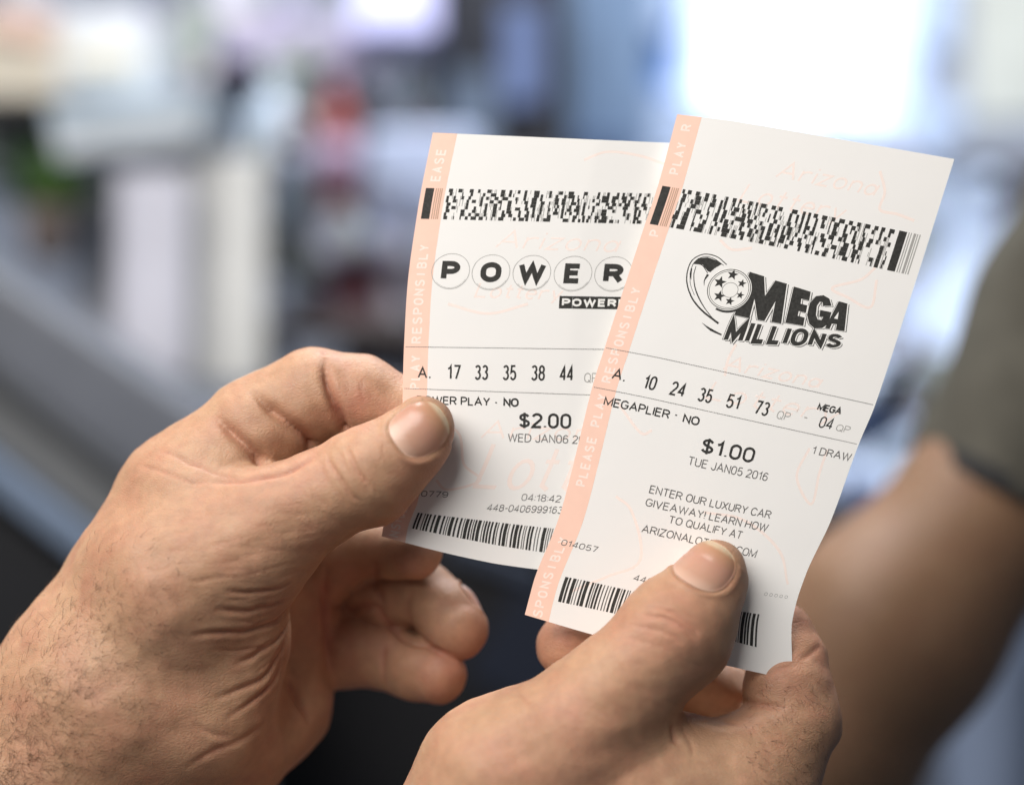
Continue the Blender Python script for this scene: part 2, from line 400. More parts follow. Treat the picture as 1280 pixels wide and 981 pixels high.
cre_r = [
    ([(812, 758), (830, 762), (850, 772), (866, 786), (874, 798)], 3.6, 2.6, .5),
    ([(800, 768), (822, 770), (846, 780), (862, 794), (872, 808)], 3.6, 2.6, .5),
    ([(782, 782), (806, 784), (834, 792), (856, 806)], 1.8, 2.2, .4),
    ([(836, 764), (852, 764), (872, 774)], 1.4, 2, .4),
    ([(770, 800), (800, 800), (830, 812)], 1.0, 2.2, .4),
    ([(648, 858), (654, 868), (664, 880)], 2.6, 4, .3),
    ([(837, 903), (842, 916), (846, 932)], 4.0, 4.5, .3),
    ([(852, 905), (862, 925), (868, 950)], 2.0, 3.5, .35),
    ([(918, 868), (936, 878), (960, 882), (984, 884)], 4.2, 3.6, .4),
    ([(1000, 824), (1012, 818), (1024, 808), (1034, 800)], 2.6, 3.2, .3),
    ([(950, 846), (972, 836), (996, 830)], 2.0, 3.5, .3),
    ([(900, 898), (926, 904), (948, 914)], 1.8, 3.5, .3),
    ([(1008, 840), (1020, 850), (1030, 866)], 1.2, 2.6, .3),
]
for _ in range(50):
    x = rng.uniform(690, 860); y = rng.uniform(790, 900); l = rng.uniform(16, 40); a = math.radians(rng.uniform(15, 60))
    cre_r.append(([(x, y), (x + l * .5 * math.cos(a), y + l * .5 * math.sin(a)), (x + l * math.cos(a), y + l * math.sin(a))], rng.uniform(.35, .8), rng.uniform(1.7, 2.3), .5))
for _ in range(26):
    x = rng.uniform(940, 1030); y = rng.uniform(850, 940); l = rng.uniform(14, 30); a = math.radians(rng.uniform(30, 80))
    cre_r.append(([(x, y), (x + l * .5 * math.cos(a), y + l * .5 * math.sin(a)), (x + l * math.cos(a), y + l * math.sin(a))], rng.uniform(.3, .7), 1.9, .4))
nails_r = [dict(c=(879, 705, -82), a=(.53, -.84, .12), n=(-.16, -.10, -1), L=32, W=39, up=1.6)]
flush_r = [((912, 740, -50), 38, .3), ((840, 785, -110), 46, .35), ((700, 960, -150), 90, .25), ((980, 780, 50), 60, .45), ((715, 800, 40), 60, .4), ((1000, 850, 10), 50, .25)]
hand_r = build_hand('hand', right, cre_r, nails_r, flush_r, M_skin_r, M_nail, people)
hand_r['label'] = 'nearer hand at the bottom with its thumb flat on a ticket'

# ---- hairs on the wrist and knuckle
def hairs(body, n, sample, dirf, L, parent, mt):
    V, F = [], []
    P = np.array([sample() for _ in range(n)])
    hit, ok = march(body, np.c_[P, np.full(n, -260.)], np.tile([0, 0, 1.], (n, 1)))
    g = grad(body, hit); g /= np.linalg.norm(g, axis=1)[:, None]
    for p, nn in zip(hit[ok], g[ok]):
        d = np.array(dirf(p)); d = d - nn * (d @ nn); d /= max(np.linalg.norm(d), 1e-6)
        side = np.cross(d, nn); l = rng.uniform(*L); bend = rng.normal() * .35
        base = len(V); r = rng.uniform(.16, .3)
        for k in range(5):
            t = k / 4
            c = p + d * l * t + nn * (l * .30 * math.sin(t * 2.4) - .5) + side * bend * l * t * t
            rr = r * (1 - .8 * t)
            for q in range(3):
                an = q * 2.094; V.append(c + side * rr * math.cos(an) + nn * rr * math.sin(an))
        for k in range(4):
            for q in range(3):
                a, b = base + k * 3 + q, base + k * 3 + (q + 1) % 3
                F.append((a, b, b + 3, a + 3))
    V = np.array(V)
    o = mesh_obj('hair', W(V[:, 0], V[:, 1], V[:, 2]), F, mt, parent)
    o['kind'] = 'stuff'
    return o
M_hair = mat('body_hair', (.10, .055, .03), .5, .3)
def s_l():
    while True:
        t = rng.beta(1.1, 2.2); w = rng.normal() * .26
        x = -40 + 250 * t + 10; y = 1040 - 400 * t
        x += w * 170 - 10; y += w * 110
        if x > -60 and y < 1060 and rng.uniform() < 1 - t * .55: return (x, y)
hairs(left, 1500, s_l, lambda p: (rng.normal() * .5 + .55, rng.normal() * .5 - .25, 0), (11, 26), hand_l, M_hair)
hairs(right, 160, lambda: (rng.uniform(930, 1035), rng.uniform(850, 985)), lambda p: (rng.normal() * .4 + .5, .6 + rng.normal() * .4, 0), (7, 14), hand_r, M_hair)

# ------------------------------------------------------------------ tickets
def cr(ps, vs, v):
    """Catmull-Rom-like cubic Hermite through rows at vs"""
    i = int(np.clip(np.searchsorted(vs, v) - 1, 0, len(vs) - 2))
    def tan(j):
        if j == 0: return (ps[1] - ps[0]) / (vs[1] - vs[0])
        if j == len(vs) - 1: return (ps[-1] - ps[-2]) / (vs[-1] - vs[-2])
        return (ps[j + 1] - ps[j - 1]) / (vs[j + 1] - vs[j - 1])
    h = vs[i + 1] - vs[i]; t = (v - vs[i]) / h
    return (2 * t**3 - 3 * t**2 + 1) * ps[i] + (t**3 - 2 * t**2 + t) * h * tan(i) + (-2 * t**3 + 3 * t**2) * ps[i + 1] + (t**3 - t**2) * h * tan(i + 1)

class Ticket:
    def __init__(s, rows, zf, wd=346.):
        s.vs = np.array([r[0] for r in rows], float); s.zf = zf; s.wd = wd; s.rows = rows
        s.v0, s.v1 = s.vs[0], s.vs[-1]
        us = sorted({u for r in rows for (u, _, _) in r[1]}); s.us = np.array(us)
        G = np.zeros((len(rows), len(us), 2))
        for i, r in enumerate(rows):
            uu = np.array([p[0] for p in r[1]]); pp = np.array([p[1:] for p in r[1]])
            for j, u in enumerate(us): G[i, j] = [cr_np(pp[:, k], uu, u) for k in range(2)]
        s.G = G
        # dense table
        s.nu, s.nv = 70, 200
        T = np.zeros((s.nv + 1, s.nu + 1, 2))
        tv = np.linspace(s.v0, s.v1, s.nv + 1); tu = np.linspace(0, wd, s.nu + 1)
        for a, v in enumerate(tv):
            row = cr(G, s.vs, v)
            for b, u in enumerate(tu): T[a, b] = cr(row, s.us, u)
        s.T = T
    def px(s, u, v):
        a = np.clip((np.asarray(v, float) - s.v0) / (s.v1 - s.v0), 0, 1) * s.nv; b = np.clip(np.asarray(u, float) / s.wd, 0, 1) * s.nu
        i = np.minimum(a.astype(int), s.nv - 1); j = np.minimum(b.astype(int), s.nu - 1); fa = (a - i)[..., None]; fb = (b - j)[..., None]
        T = s.T; return (T[i, j] * (1 - fa) * (1 - fb) + T[i + 1, j] * fa * (1 - fb) + T[i, j + 1] * (1 - fa) * fb + T[i + 1, j + 1] * fa * fb)
    def inv(s, x, y):
        u, v = s.wd / 2, (s.v0 + s.v1) / 2
        for _ in range(12):
            p = s.px(u, v); pu = s.px(u + 1, v) - s.px(u - 1, v); pv = s.px(u, v + 1) - s.px(u, v - 1)
            J = np.array([[pu[0], pv[0]], [pu[1], pv[1]]]) / 2
            d = np.linalg.solve(J, np.array([x, y]) - p); u = float(np.clip(u + d[0], 1, s.wd - 1)); v = float(np.clip(v + d[1], s.v0 + 1, s.v1 - 1))
        return u, v
    def world(s, u, v, lift=0.):
        p = s.px(u, v); z = s.zf(np.asarray(u, float) / s.wd, (np.asarray(v, float) - s.v0) / (s.v1 - s.v0)) - lift * .3
        return W(p[..., 0], p[..., 1], z)
def cr_np(ps, us, u):
    if len(us) == 2: return ps[0] + (ps[1] - ps[0]) * (u - us[0]) / (us[1] - us[0])
    return float(cr(ps, us, u))

class Loose:
    """print whose words and strokes become a part each"""
    def __init__(s, t, lift, name, m, parent): s.a = (t, lift); s.n = (name, m, parent)
    def __getattr__(s, f):
        def go(*k, **kw):
            s.__dict__['c'] = s.__dict__.get('c', 0) + 1; p = Print(s.a[0], s.a[1] - .06 + (s.c % 7) * .012 + (.06 if s.a[1] > .3 else 0)); getattr(p, f)(*k, **kw); return p.build(*s.n)
        return go

class Print:
    """ink laid on a ticket: everything collected in (u, v)"""
    def __init__(s, t, lift): s.t, s.lift, s.V, s.F, s.E = t, lift, [], [], {}
    def poly(s, pts):
        b = len(s.V); s.V += list(pts); s.F.append(tuple(range(b, b + len(pts))))
    def rect(s, u0, u1, v0, v1, n=1, m=1):
        b = len(s.V)
        for i in range(n + 1):
            for j in range(m + 1): s.V.append((u0 + (u1 - u0) * i / n, v0 + (v1 - v0) * j / m))
        for i in range(n):
            for j in range(m):
                a = b + i * (m + 1) + j; s.F.append((a, a + m + 1, a + m + 2, a + 1))
    def quad(s, Q, n=4, m=1):
        b = len(s.V); Q = [np.array(q, float) for q in Q]
        for i in range(n + 1):
            for j in range(m + 1):
                x, y = i / n, j / m; s.V.append(tuple((1 - x) * (1 - y) * Q[0] + x * (1 - y) * Q[1] + x * y * Q[2] + (1 - x) * y * Q[3]))
        for i in range(n):
            for j in range(m):
                a = b + i * (m + 1) + j; s.F.append((a, a + m + 1, a + m + 2, a + 1))
    def ring(s, cu, cv, r0, r1, n=48, a0=0, a1=6.2832, sx=1.):
        b = len(s.V)
        for i in range(n + 1):
            a = a0 + (a1 - a0) * i / n
            for r in (r0, r1): s.V.append((cu + r * sx * math.cos(a), cv + r * math.sin(a)))
        for i in range(n): q = b + 2 * i; s.F.append((q, q + 1, q + 3, q + 2))
    def disc(s, cu, cv, r, n=40): s.poly([(cu + r * math.cos(6.2832 * i / n), cv + r * math.sin(6.2832 * i / n)) for i in range(n)])
    def star(s, cu, cv, r, rot=-1.57):
        b = len(s.V); s.V.append((cu, cv))
        for i in range(10):
            q = r if i % 2 == 0 else r * .42; a = rot + i * .6283; s.V.append((cu + q * math.cos(a), cv + q * math.sin(a)))
        for i in range(10): s.F.append((b, b + 1 + i, b + 1 + (i + 1) % 10))
    def stroke(s, pts, w0, w1=None, w2=None):
        pl = resample(pts, 1.5); n = len(pl); b = len(s.V)
        w1 = w0 if w1 is None else w1; w2 = w0 if w2 is None else w2
        for i in range(n):
            d = pl[min(i + 1, n - 1)] - pl[max(i - 1, 0)]; d = d / (np.linalg.norm(d) + 1e-9); nn = np.array([-d[1], d[0]])
            t = i / (n - 1); w = (w0 * (1 - 2 * t) + w1 * 2 * t) if t < .5 else (w1 * (2 - 2 * t) + w2 * (2 * t - 1))
            s.V.append(tuple(pl[i] + nn * w / 2)); s.V.append(tuple(pl[i] - nn * w / 2))
        for i in range(n - 1): q = b + 2 * i; s.F.append((q, q + 1, q + 3, q + 2))
    def text(s, string, Q, w=1.4, gap=.20, shift=(0, 0)):
        """Q = quad in (u, v): top-left, top-right, bottom-right, bottom-left of the capitals; w = pen width"""
        Q = [np.array(q, float) + np.array(shift) for q in Q]
        Wd = (np.linalg.norm(Q[1] - Q[0]) + np.linalg.norm(Q[2] - Q[3])) / 2; H = (np.linalg.norm(Q[3] - Q[0]) + np.linalg.norm(Q[2] - Q[1])) / 2
        if len(string) == 1 and GL[string][0] < .05: Wd = w
        for k_, st in enumerate(layout(string, Wd, H, w, gap)):
            d_ = [st[0]]
            for q_ in st[1:]:
                n_ = max(1, int(math.hypot(q_[0] - d_[-1][0], q_[1] - d_[-1][1]) / 5)); o_ = d_[-1]
                d_ += [(o_[0] + (q_[0] - o_[0]) * t_ / n_, o_[1] + (q_[1] - o_[1]) * t_ / n_) for t_ in range(1, n_ + 1)]
            V, F = pen(d_, w); b = len(s.V)
            for i in range(len(V)): s.E[b + i] = .025 * (k_ % 5)
            for p in V:
                x, y = p[0] / Wd, p[1] / H
                s.V.append(tuple(Q[3] * (1 - x) * (1 - y) + Q[2] * x * (1 - y) + Q[1] * x * y + Q[0] * (1 - x) * y))
            s.F += [tuple(i + b for i in f) for f in F]
    def line(s, string, pL, pR, h, w=1.4, gap=.20, slant=0):
        a = s.t.inv(*pL); c = s.t.inv(*pR)
        s.text(string, [(a[0] + slant, a[1] - h), (c[0] + slant, c[1] - h), c, a], w, gap)
    def build(s, name, m, parent):
        V = np.array(s.V, float); Lf = np.full(len(V), s.lift)
        for k_, e_ in s.E.items(): Lf[k_] += e_
        return mesh_obj(name, s.t.world(V[:, 0], V[:, 1], Lf), s.F, m, parent, smooth=False)

def _arc(cx, cy, rx, ry, a0, a1, n=9):
    return [(cx + rx * math.cos(math.radians(a0 + (a1 - a0) * i / n)), cy + ry * math.sin(math.radians(a0 + (a1 - a0) * i / n))) for i in range(n + 1)]
GL = {   # plain upright sans-serif letters as pen strokes: width, strokes
 'A': (.68, [[(0, 0), (.34, 1), (.68, 0)], [(.13, .34), (.55, .34)]]),
 'B': (.56, [[(0, 0), (0, 1), (.30, 1)] + _arc(.30, .765, .22, .235, 90, -90) + [(0, .53)], [(.30, .53)] + _arc(.30, .265, .26, .265, 90, -90) + [(0, 0)]]),
 'C': (.60, [_arc(.31, .62, .31, .38, 25, 180, 8) + _arc(.31, .38, .31, .38, 180, 335, 8)]),
 'D': (.60, [[(0, 0), (0, 1), (.26, 1)] + _arc(.26, .62, .34, .38, 90, 0, 6) + _arc(.26, .38, .34, .38, 0, -90, 6) + [(0, 0)]]),
 'E': (.50, [[(.50, 1), (0, 1), (0, 0), (.50, 0)], [(0, .53), (.45, .53)]]),
 'F': (.48, [[(.48, 1), (0, 1), (0, 0)], [(0, .52), (.42, .52)]]),
 'G': (.62, [_arc(.31, .62, .31, .38, 25, 180, 8) + _arc(.31, .38, .31, .38, 180, 350, 9) + [(.62, .46), (.34, .46)]]),
 'H': (.56, [[(0, 0), (0, 1)], [(.56, 0), (.56, 1)], [(0, .52), (.56, .52)]]),
 'I': (.0, [[(0, 0), (0, 1)]]),
 'J': (.42, [[(.42, 1), (.42, .26)] + _arc(.21, .24, .21, .24, 0, -180, 8)]),
 'L': (.46, [[(0, 1), (0, 0), (.46, 0)]]),
 'M': (.74, [[(0, 0), (0, 1), (.37, .12), (.74, 1), (.74, 0)]]),
 'N': (.56, [[(0, 0), (0, 1), (.56, 0), (.56, 1)]]),
 'O': (.62, [_arc(.31, .62, .31, .38, 0, 180, 10) + _arc(.31, .38, .31, .38, 180, 360, 10) + [(.62, .64)]]),
 'P': (.54, [[(0, 0), (0, 1), (.28, 1)] + _arc(.28, .735, .26, .265, 90, -90) + [(0, .47)]]),
 'Q': (.62, [_arc(.31, .62, .31, .38, 0, 180, 10) + _arc(.31, .38, .31, .38, 180, 360, 10) + [(.62, .64)], [(.38, .24), (.66, -.06)]]),
 'R': (.58, [[(0, 0), (0, 1), (.30, 1)] + _arc(.30, .75, .26, .25, 90, -90) + [(0, .50)], [(.32, .50), (.58, 0)]]),
 'S': (.54, [_arc(.27, .755, .25, .245, 20, 200, 9) + [(.12, .58), (.40, .46)] + _arc(.27, .25, .27, .25, 30, -165, 9)]),
 'T': (.56, [[(0, 1), (.56, 1)], [(.28, 1), (.28, 0)]]),
 'U': (.56, [[(0, 1), (0, .28)] + _arc(.28, .28, .28, .28, 180, 360, 10) + [(.56, 1)]]),
 'V': (.62, [[(0, 1), (.31, 0), (.62, 1)]]),
 'W': (.92, [[(0, 1), (.23, 0), (.46, .95), (.69, 0), (.92, 1)]]),
 'X': (.58, [[(0, 0), (.58, 1)], [(0, 1), (.58, 0)]]),
 'Y': (.60, [[(0, 1), (.30, .44), (.60, 1)], [(.30, .44), (.30, 0)]]),
 'Z': (.54, [[(0, 1), (.54, 1), (0, 0), (.54, 0)]]),
 '0': (.50, [_arc(.25, .70, .25, .30, 0, 180, 10) + _arc(.25, .30, .25, .30, 180, 360, 10) + [(.50, .72)]]),
 '1': (.28, [[(.0, .76), (.16, .84), (.24, 1), (.24, 0)]]),
 '2': (.50, [_arc(.25, .73, .25, .27, 165, -30, 10) + [(.06, .12), (0, 0), (.50, 0)]]),
 '3': (.50, [_arc(.25, .77, .22, .23, 155, -90, 10), _arc(.25, .27, .25, .27, 90, -155, 10)]),
 '4': (.54, [[(.54, .26), (0, .26), (.40, 1), (.40, 0)]]),
 '5': (.50, [[(.46, 1), (.09, 1), (.04, .52)] + _arc(.25, .31, .25, .31, 125, -155, 12)]),
 '6': (.50, [_arc(.27, .70, .23, .30, 30, 180, 8) + [(.02, .35)], _arc(.25, .31, .25, .31, 0, 360, 16)]),
 '7': (.48, [[(0, 1), (.48, 1), (.17, 0)]]),
 '8': (.50, [_arc(.25, .76, .22, .24, 0, 360, 14), _arc(.25, .27, .25, .27, 0, 360, 14)]),
 '9': (.50, [_arc(.25, .69, .25, .31, 0, 360, 16), _arc(.25, .30, .25, .30, -150, 0, 8) + [(.50, .66)]]),
 '$': (.52, [_arc(.26, .735, .24, .215, 20, 200, 9) + [(.12, .57), (.39, .46)] + _arc(.26, .275, .26, .225, 30, -165, 9), [(.26, -.10), (.26, 1.10)]]),
 '.': (.0, [[(0, 0), (0, .10)]]), ':': (.0, [[(0, .08), (0, .18)], [(0, .62), (0, .72)]]),
 '!': (.0, [[(0, .28), (0, 1)], [(0, 0), (0, .10)]]), '-': (.28, [[(0, .42), (.28, .42)]]), ' ': (.22, []),
 'r': (.34, [[(0, 0), (0, .66)], [(0, .40)] + _arc(.24, .36, .24, .28, 170, 60, 6)]),
 'i': (.0, [[(0, 0), (0, .66)], [(0, .86), (0, .96)]]),
 'z': (.40, [[(0, .66), (.40, .66), (0, 0), (.40, 0)]]),
 'o': (.44, [_arc(.22, .33, .22, .33, 0, 360, 16)]),
 'n': (.40, [[(0, 0), (0, .66)], [(0, .40)] + _arc(.20, .42, .20, .24, 170, 0, 8) + [(.40, 0)]]),
 'a': (.42, [_arc(.20, .31, .20, .31, 0, 360, 14), [(.42, .66), (.42, 0)]]),
 't': (.30, [[(.14, .95), (.14, .1), (.30, 0)], [(0, .66), (.30, .66)]]),
 'e': (.42, [[(.02, .34), (.42, .34)] + _arc(.21, .33, .21, .33, 0, 310, 14)]),
 'y': (.42, [[(0, .66), (.22, 0)], [(.42, .66), (.12, -.28)]]),
}
def pen(pts, w, closed=False):
    """outline strip of a polyline with mitred joints"""
    P = np.array(pts, float); keep = [0] + [i for i in range(1, len(P)) if np.linalg.norm(P[i] - P[i - 1]) > 1e-4]; P = P[keep]
    n = len(P); closed = np.linalg.norm(P[0] - P[-1]) < 1e-3 and n > 3
    if closed: P = P[:-1]; n -= 1
    V = []
    for i in range(n):
        a = P[i] - P[i - 1] if (i > 0 or closed) else None; b = P[(i + 1) % n] - P[i] if (i < n - 1 or closed) else None
        if a is None: a = b
        if b is None: b = a
        a = a / np.linalg.norm(a); b = b / np.linalg.norm(b)
        na = np.array([-a[1], a[0]]); nb = np.array([-b[1], b[0]]); m = na + nb; l = np.linalg.norm(m)
        m = nb if l < .2 else m / l; k = 1 / max(.42, m @ nb)
        V.append(P[i] + m * k * w / 2); V.append(P[i] - m * k * w / 2)
    F = [(2 * i, 2 * i + 1, 2 * i + 3, 2 * i + 2) for i in range(n - 1)]
    if closed: F.append((2 * n - 2, 2 * n - 1, 1, 0))
    return V, F
def layout(string, Wd, H, w, gap=.20):
    """strokes of a string inside a box Wd x H (y up), pen width w"""
    adv = []; x = 0
    for c in string: adv.append(x); x += GL[c][0] + (gap if c != ' ' else gap * .6)
    tot = x - gap; sx = (Wd - w) / tot if tot > .05 else 1; out = []
    for c, a in zip(string, adv):
        for st in GL[c][1]: out.append([(w / 2 + (a + px) * sx, w / 2 + py * (H - w)) for px, py in st])
    return out

def paper_build(nt, b):
    N = nt.nodes.new; L = nt.links.new
    tc = N('ShaderNodeTexCoord'); n = N('ShaderNodeTexNoise'); n.inputs['Scale'].default_value = 900; n.inputs['Detail'].default_value = 4
    L(tc.outputs['Object'], n.inputs['Vector'])
    n0 = N('ShaderNodeTexNoise'); n0.inputs['Scale'].default_value = 45; L(tc.outputs['Object'], n0.inputs['Vector'])
    bu = N('ShaderNodeBump'); bu.inputs['Strength'].default_value = .12; bu.inputs['Distance'].default_value = .00006
    b2 = N('ShaderNodeBump'); b2.inputs['Strength'].default_value = .25; b2.inputs['Distance'].default_value = .0006
    L(n.outputs['Fac'], bu.inputs['Height']); L(n0.outputs['Fac'], b2.inputs['Height']); L(bu.outputs['Normal'], b2.inputs['Normal']); L(b2.outputs['Normal'], b.inputs['Normal'])
    tr = N('ShaderNodeBsdfTranslucent'); tr.inputs['Color'].default_value = (.85, .78, .68, 1)
    mx = N('ShaderNodeMixShader'); mx.inputs[0].default_value = .12
    L(b.outputs[0], mx.inputs[1]); L(tr.outputs[0], mx.inputs[2]); L(mx.outputs[0], nt.nodes['Material Output'].inputs['Surface'])
M_paper = mat('thermal_paper', (.88, .865, .84), .45, .25, paper_build)
M_band = mat('salmon_band_ink', (.87, .58, .465), .55, .2, noise=(300, .02))
M_bandtxt = mat('pale_lettering_in_band', (.88, .74, .66), .55, .2)
M_ink = mat('thermal_print_black', (.040, .039, .036), .5, .2, noise=(1500, .3))
M_ink2 = mat('thermal_print_grey', (.14, .135, .13), .5, .2, noise=(1500, .3))
M_ink3 = mat('thermal_print_pale', (.36, .35, .33), .5, .2)
M_inkb = mat('thermal_print_over_band', (.52, .33, .24), .5, .2)
M_white = mat('unprinted_white', (.80, .785, .75), .5, .2)
M_wm = mat('pale_background_print', (.86, .735, .675), .5, .2)

def paper(t, parent):
    nu, nv = 60, 160
    uu, vv = np.meshgrid(np.linspace(0, t.wd, nu + 1), np.linspace(t.v0, t.v1, nv + 1), indexing='ij')
    A = t.world(uu.ravel(), vv.ravel(), 0.); B = t.world(uu.ravel(), vv.ravel(), -.38)
    n = len(A); F = []
    ix = lambda i, j: i * (nv + 1) + j
    for i in range(nu):
        for j in range(nv):
            q = (ix(i, j), ix(i, j + 1), ix(i + 1, j + 1), ix(i + 1, j)); F.append(q); F.append(tuple(k + n for k in q[::-1]))
    rim = [ix(0, j) for j in range(nv)] + [ix(i, nv) for i in range(nu)] + [ix(nu, j) for j in range(nv, 0, -1)] + [ix(i, 0) for i in range(nu, 0, -1)]
    k = len(rim)
    for i in range(k): j = (i + 1) % k; F.append((2 * n + i, 2 * n + k + i, 2 * n + k + j, 2 * n + j))
    return mesh_obj('paper', np.vstack([A, B, A[rim], B[rim]]), F, M_paper, parent)

def common(t, parent, off, seed, pdf0, bar0=506):
    r = random.Random(seed)
    p = Print(t, .15); p.rect(0, 30.5, t.v0, t.v1, 4, 160); band = p.build('margin_band', M_band, parent)
    p = Print(t, .30)
    for s0 in (388 + off + 328, 388 + off, 388 + off - 328):
        for word, a, b in (('PLEASE', 0, 66), ('PLAY', 76, 120), ('RESPONSIBLY', 132, 262)):
            va, vb = s0 - a, s0 - b
            # clip the run at the torn ends letter by letter
            n = len(word)
            for i, chh in enumerate(word):
                x0 = va + (vb - va) * i / n; x1 = va + (vb - va) * (i + .74) / n
                if chh == 'I': x0 = x0 - 3; x1 = x0 - 2.2
                if max(x0, x1) > t.v1 - 1 or min(x0, x1) < t.v0 + 1 or (min(x0, x1) < 48 and max(x0, x1) > -2): continue
                p.text(chh, [(9, x0), (9, x1), (21.5, x1), (21.5, x0)], 2.2)
    p.build('margin_lettering', M_bandtxt, band)
    # stacked two-dimensional code strip
    p = Print(t, .45); g = Print(t, .45); hb = Print(t, .45); g.lift = .38
    p.rect(5.5, 16, 0, 46, 1, 4)
    for x in (18, 20.6, 23.2, 25.4): hb.rect(x, x + 1.5, 0, 46, 1, 4)
    rows = 9; rh = 46 / rows; x = pdf0; mod = 1.72
    cols = int((303 - x) / mod); grid = [[0] * cols for _ in range(rows)]
    for k in range(rows):
        c = r.choice((0, 1, 2))
        while c < cols:
            on = r.choice((2, 2, 2, 3, 3, 4)); of = r.choice((2, 3, 3, 4, 5, 7))
            for q in range(c, min(cols, c + on)): grid[k][q] = 1
            c += on + of
    for k in range(1, rows):
        c = 0
        while c < cols - 4:
            if r.random() < .3:
                for q in range(c, c + 4): grid[k][q] = grid[k - 1][q]
            c += 4
    for k in range(rows):
        c = 0
        while c < cols:
            if grid[k][c]:
                e = c
                while e < cols and grid[k][e]: e += 1
                o_ = r.uniform(-.35, .35); p.rect(x + c * mod + o_, x + e * mod - .1, k * rh + .1, (k + 1) * rh)
                c = e
            else:
                if r.random() < .16:
                    m_ = min(rows, k + r.choice((1, 2, 3)))
                    g.rect(x + c * mod + .3, x + c * mod + 1.1, k * rh, m_ * rh)
                c += 1
    p.rect(307, 317, 0, 46, 1, 4)
    for x0, w in ((319, 1.4), (322, 1.2), (325.5, 3.2), (330, 1.2), (333, 1.4)): g.rect(x0, x0 + w, 0, 46, 1, 4)
    code = p.build('stacked_code', M_ink, parent); g.build('faint_code_marks', M_ink3, code); hb.build('code_marks_on_band', M_inkb, code)
    # line barcode near the foot
    p = Print(t, .45); g = Print(t, .45); x = 36.
    while x < 300:
        w = r.choice((1.3, 1.3, 2.5, 2.5, 4.2)); (g if w < 2 and r.random() < .6 else p).rect(x, x + w, bar0, bar0 + 31.5, 1, 4); x += w + r.choice((1.3, 1.5, 2.4, 3.2))
    bc = p.build('line_barcode', M_ink, parent); g.build('thin_bars', M_ink2, bc)
    # rules
    p = Print(t, .45)
    x = 2.
    while x < 343:
        p.rect(x, x + 1.6, 213, 213.9); p.rect(x, x + 1.6, 264, 264.9); x += 2.15
    p.build('dotted_rule', M_ink2, parent)

def wm_word(p, s, px, h):
    p.line(s, px[0], px[1], h, -.012)

M_inkbold = .028
# ---- the ticket behind, held by the hand at the left
def zL(a, b): return 3 + 9 * (a - .3) ** 2 * 2 - 6 * np.sin(np.pi * np.clip(b, 0, 1)) * .6 + 12 * np.clip(a - .6, 0, 1) - 10 * np.clip(b - .85, 0, 1)
tL = Ticket([
    (-70, [(0, 541, 166), (346, 888, 181)]),
    (0, [(0, 527, 235), (346, 873, 243.5)]),
    (46, [(0, 520.5, 273.5), (346, 866, 281.5)]),
    (130, [(0, 510, 350), (346, 856, 356)]),
    (213, [(0, 505, 433), (346, 851, 437.5)]),
    (264, [(0, 503.5, 485), (346, 848, 497)]),
    (346, [(0, 502, 565), (346, 843, 578)]),
    (413, [(0, 492, 625.5), (346, 833, 646)]),
    (429, [(0, 488, 637), (173, 653, 657.5), (346, 828, 676)]),
    (459, [(0, 480.5, 653), (173, 648, 685), (346, 818, 706)]),
    (482, [(0, 477, 670), (70, 545, 688), (135, 610, 702.5), (200, 672, 711.5), (346, 815, 727)])], zL)
kL = empty('lottery_ticket', 'white lottery ticket with POWER balls logo and $2.00 price, partly hidden behind the other', 'ticket', 'lottery tickets in hand')
paper(tL, kL); common(tL, kL, -47, 11, 33, 428)
p = Print(tL, .45); pw = Print(tL, .45); fine = Print(tL, .45)
b2 = Print(tL, .6)
for s, cx, cy in zip('POWERB', (563.3, 613.7, 664.8, 716.2, 767, 818), (338.8, 340.2, 340.8, 341.8, 342.3, 343)):
    u, v = tL.inv(cx, cy); fine.ring(u, v, 23.2, 23.9); fine.ring(u, v, 22.0, 22.4, a0=.5, a1=2.4)
    w = {'P': 11.5, 'O': 13, 'W': 17, 'E': 11, 'R': 12.5, 'B': 12}[s]
    p.text(s, [(u - w, v - 13.5), (u + w, v - 13.5), (u + w, v + 13.5), (u - w, v + 13.5)], 7.0 if s != 'W' else 6.4)
a = tL.inv(699.5, 370); c = tL.inv(826, 386)
p.rect(a[0], c[0], a[1], a[1] + 16, 6); b2.text('POWERPLAY', [(a[0] + 3.5, a[1] + 3), (c[0] - 3, a[1] + 3), (c[0] - 3, a[1] + 13.2), (a[0] + 3.5, a[1] + 13.2)], 2.6, .34)
lg = p.build('logo', M_ink, kL); fine.build('ball_outline', M_ink3, lg); b2.build('reversed_lettering', M_white, lg)
p = Print(tL, .45); q = Print(tL, .45); g = Loose(tL, .45, 'pale_printed_text', M_ink3, kL)

p.line('A', (522, 472.6), (534, 473.3), 14, 2.0); a = tL.inv(536.2, 472.6); p.rect(a[0], a[0] + 1.9, a[1] - 1.9, a[1])
for s, x0, x1 in (('17', 558.7, 575.5), ('33', 592.8, 610), ('35', 627.8, 645.2), ('38', 663.3, 681), ('44', 699.4, 716.7)):
    p.line(s, (x0, 474.4 + (x0 - 558) * .013), (x1, 474.4 + (x1 - 558) * .013), 17.5, 2.3, .26)
g.line('QP', (730, 478), (747, 478.3), 10.5, 1.1)
p.line('POWER PLAY', (521, 505.3), (612.5, 507.6), 11, 1.75); p.line('-', (618, 507.8), (622, 507.9), 11, 1.6); p.line('NO', (629, 508.2), (648.3, 508.7), 11, 2.3)
p.line('$2.00', (648.3, 534.8), (713.7, 536), 19.5, 3.2, .24)
q.line('WED JAN06 2016', (634.5, 552), (744, 555.5), 11, 1.3)
q.line('010779', (511, 619.6), (559.3, 621.8), 8, 1.0)
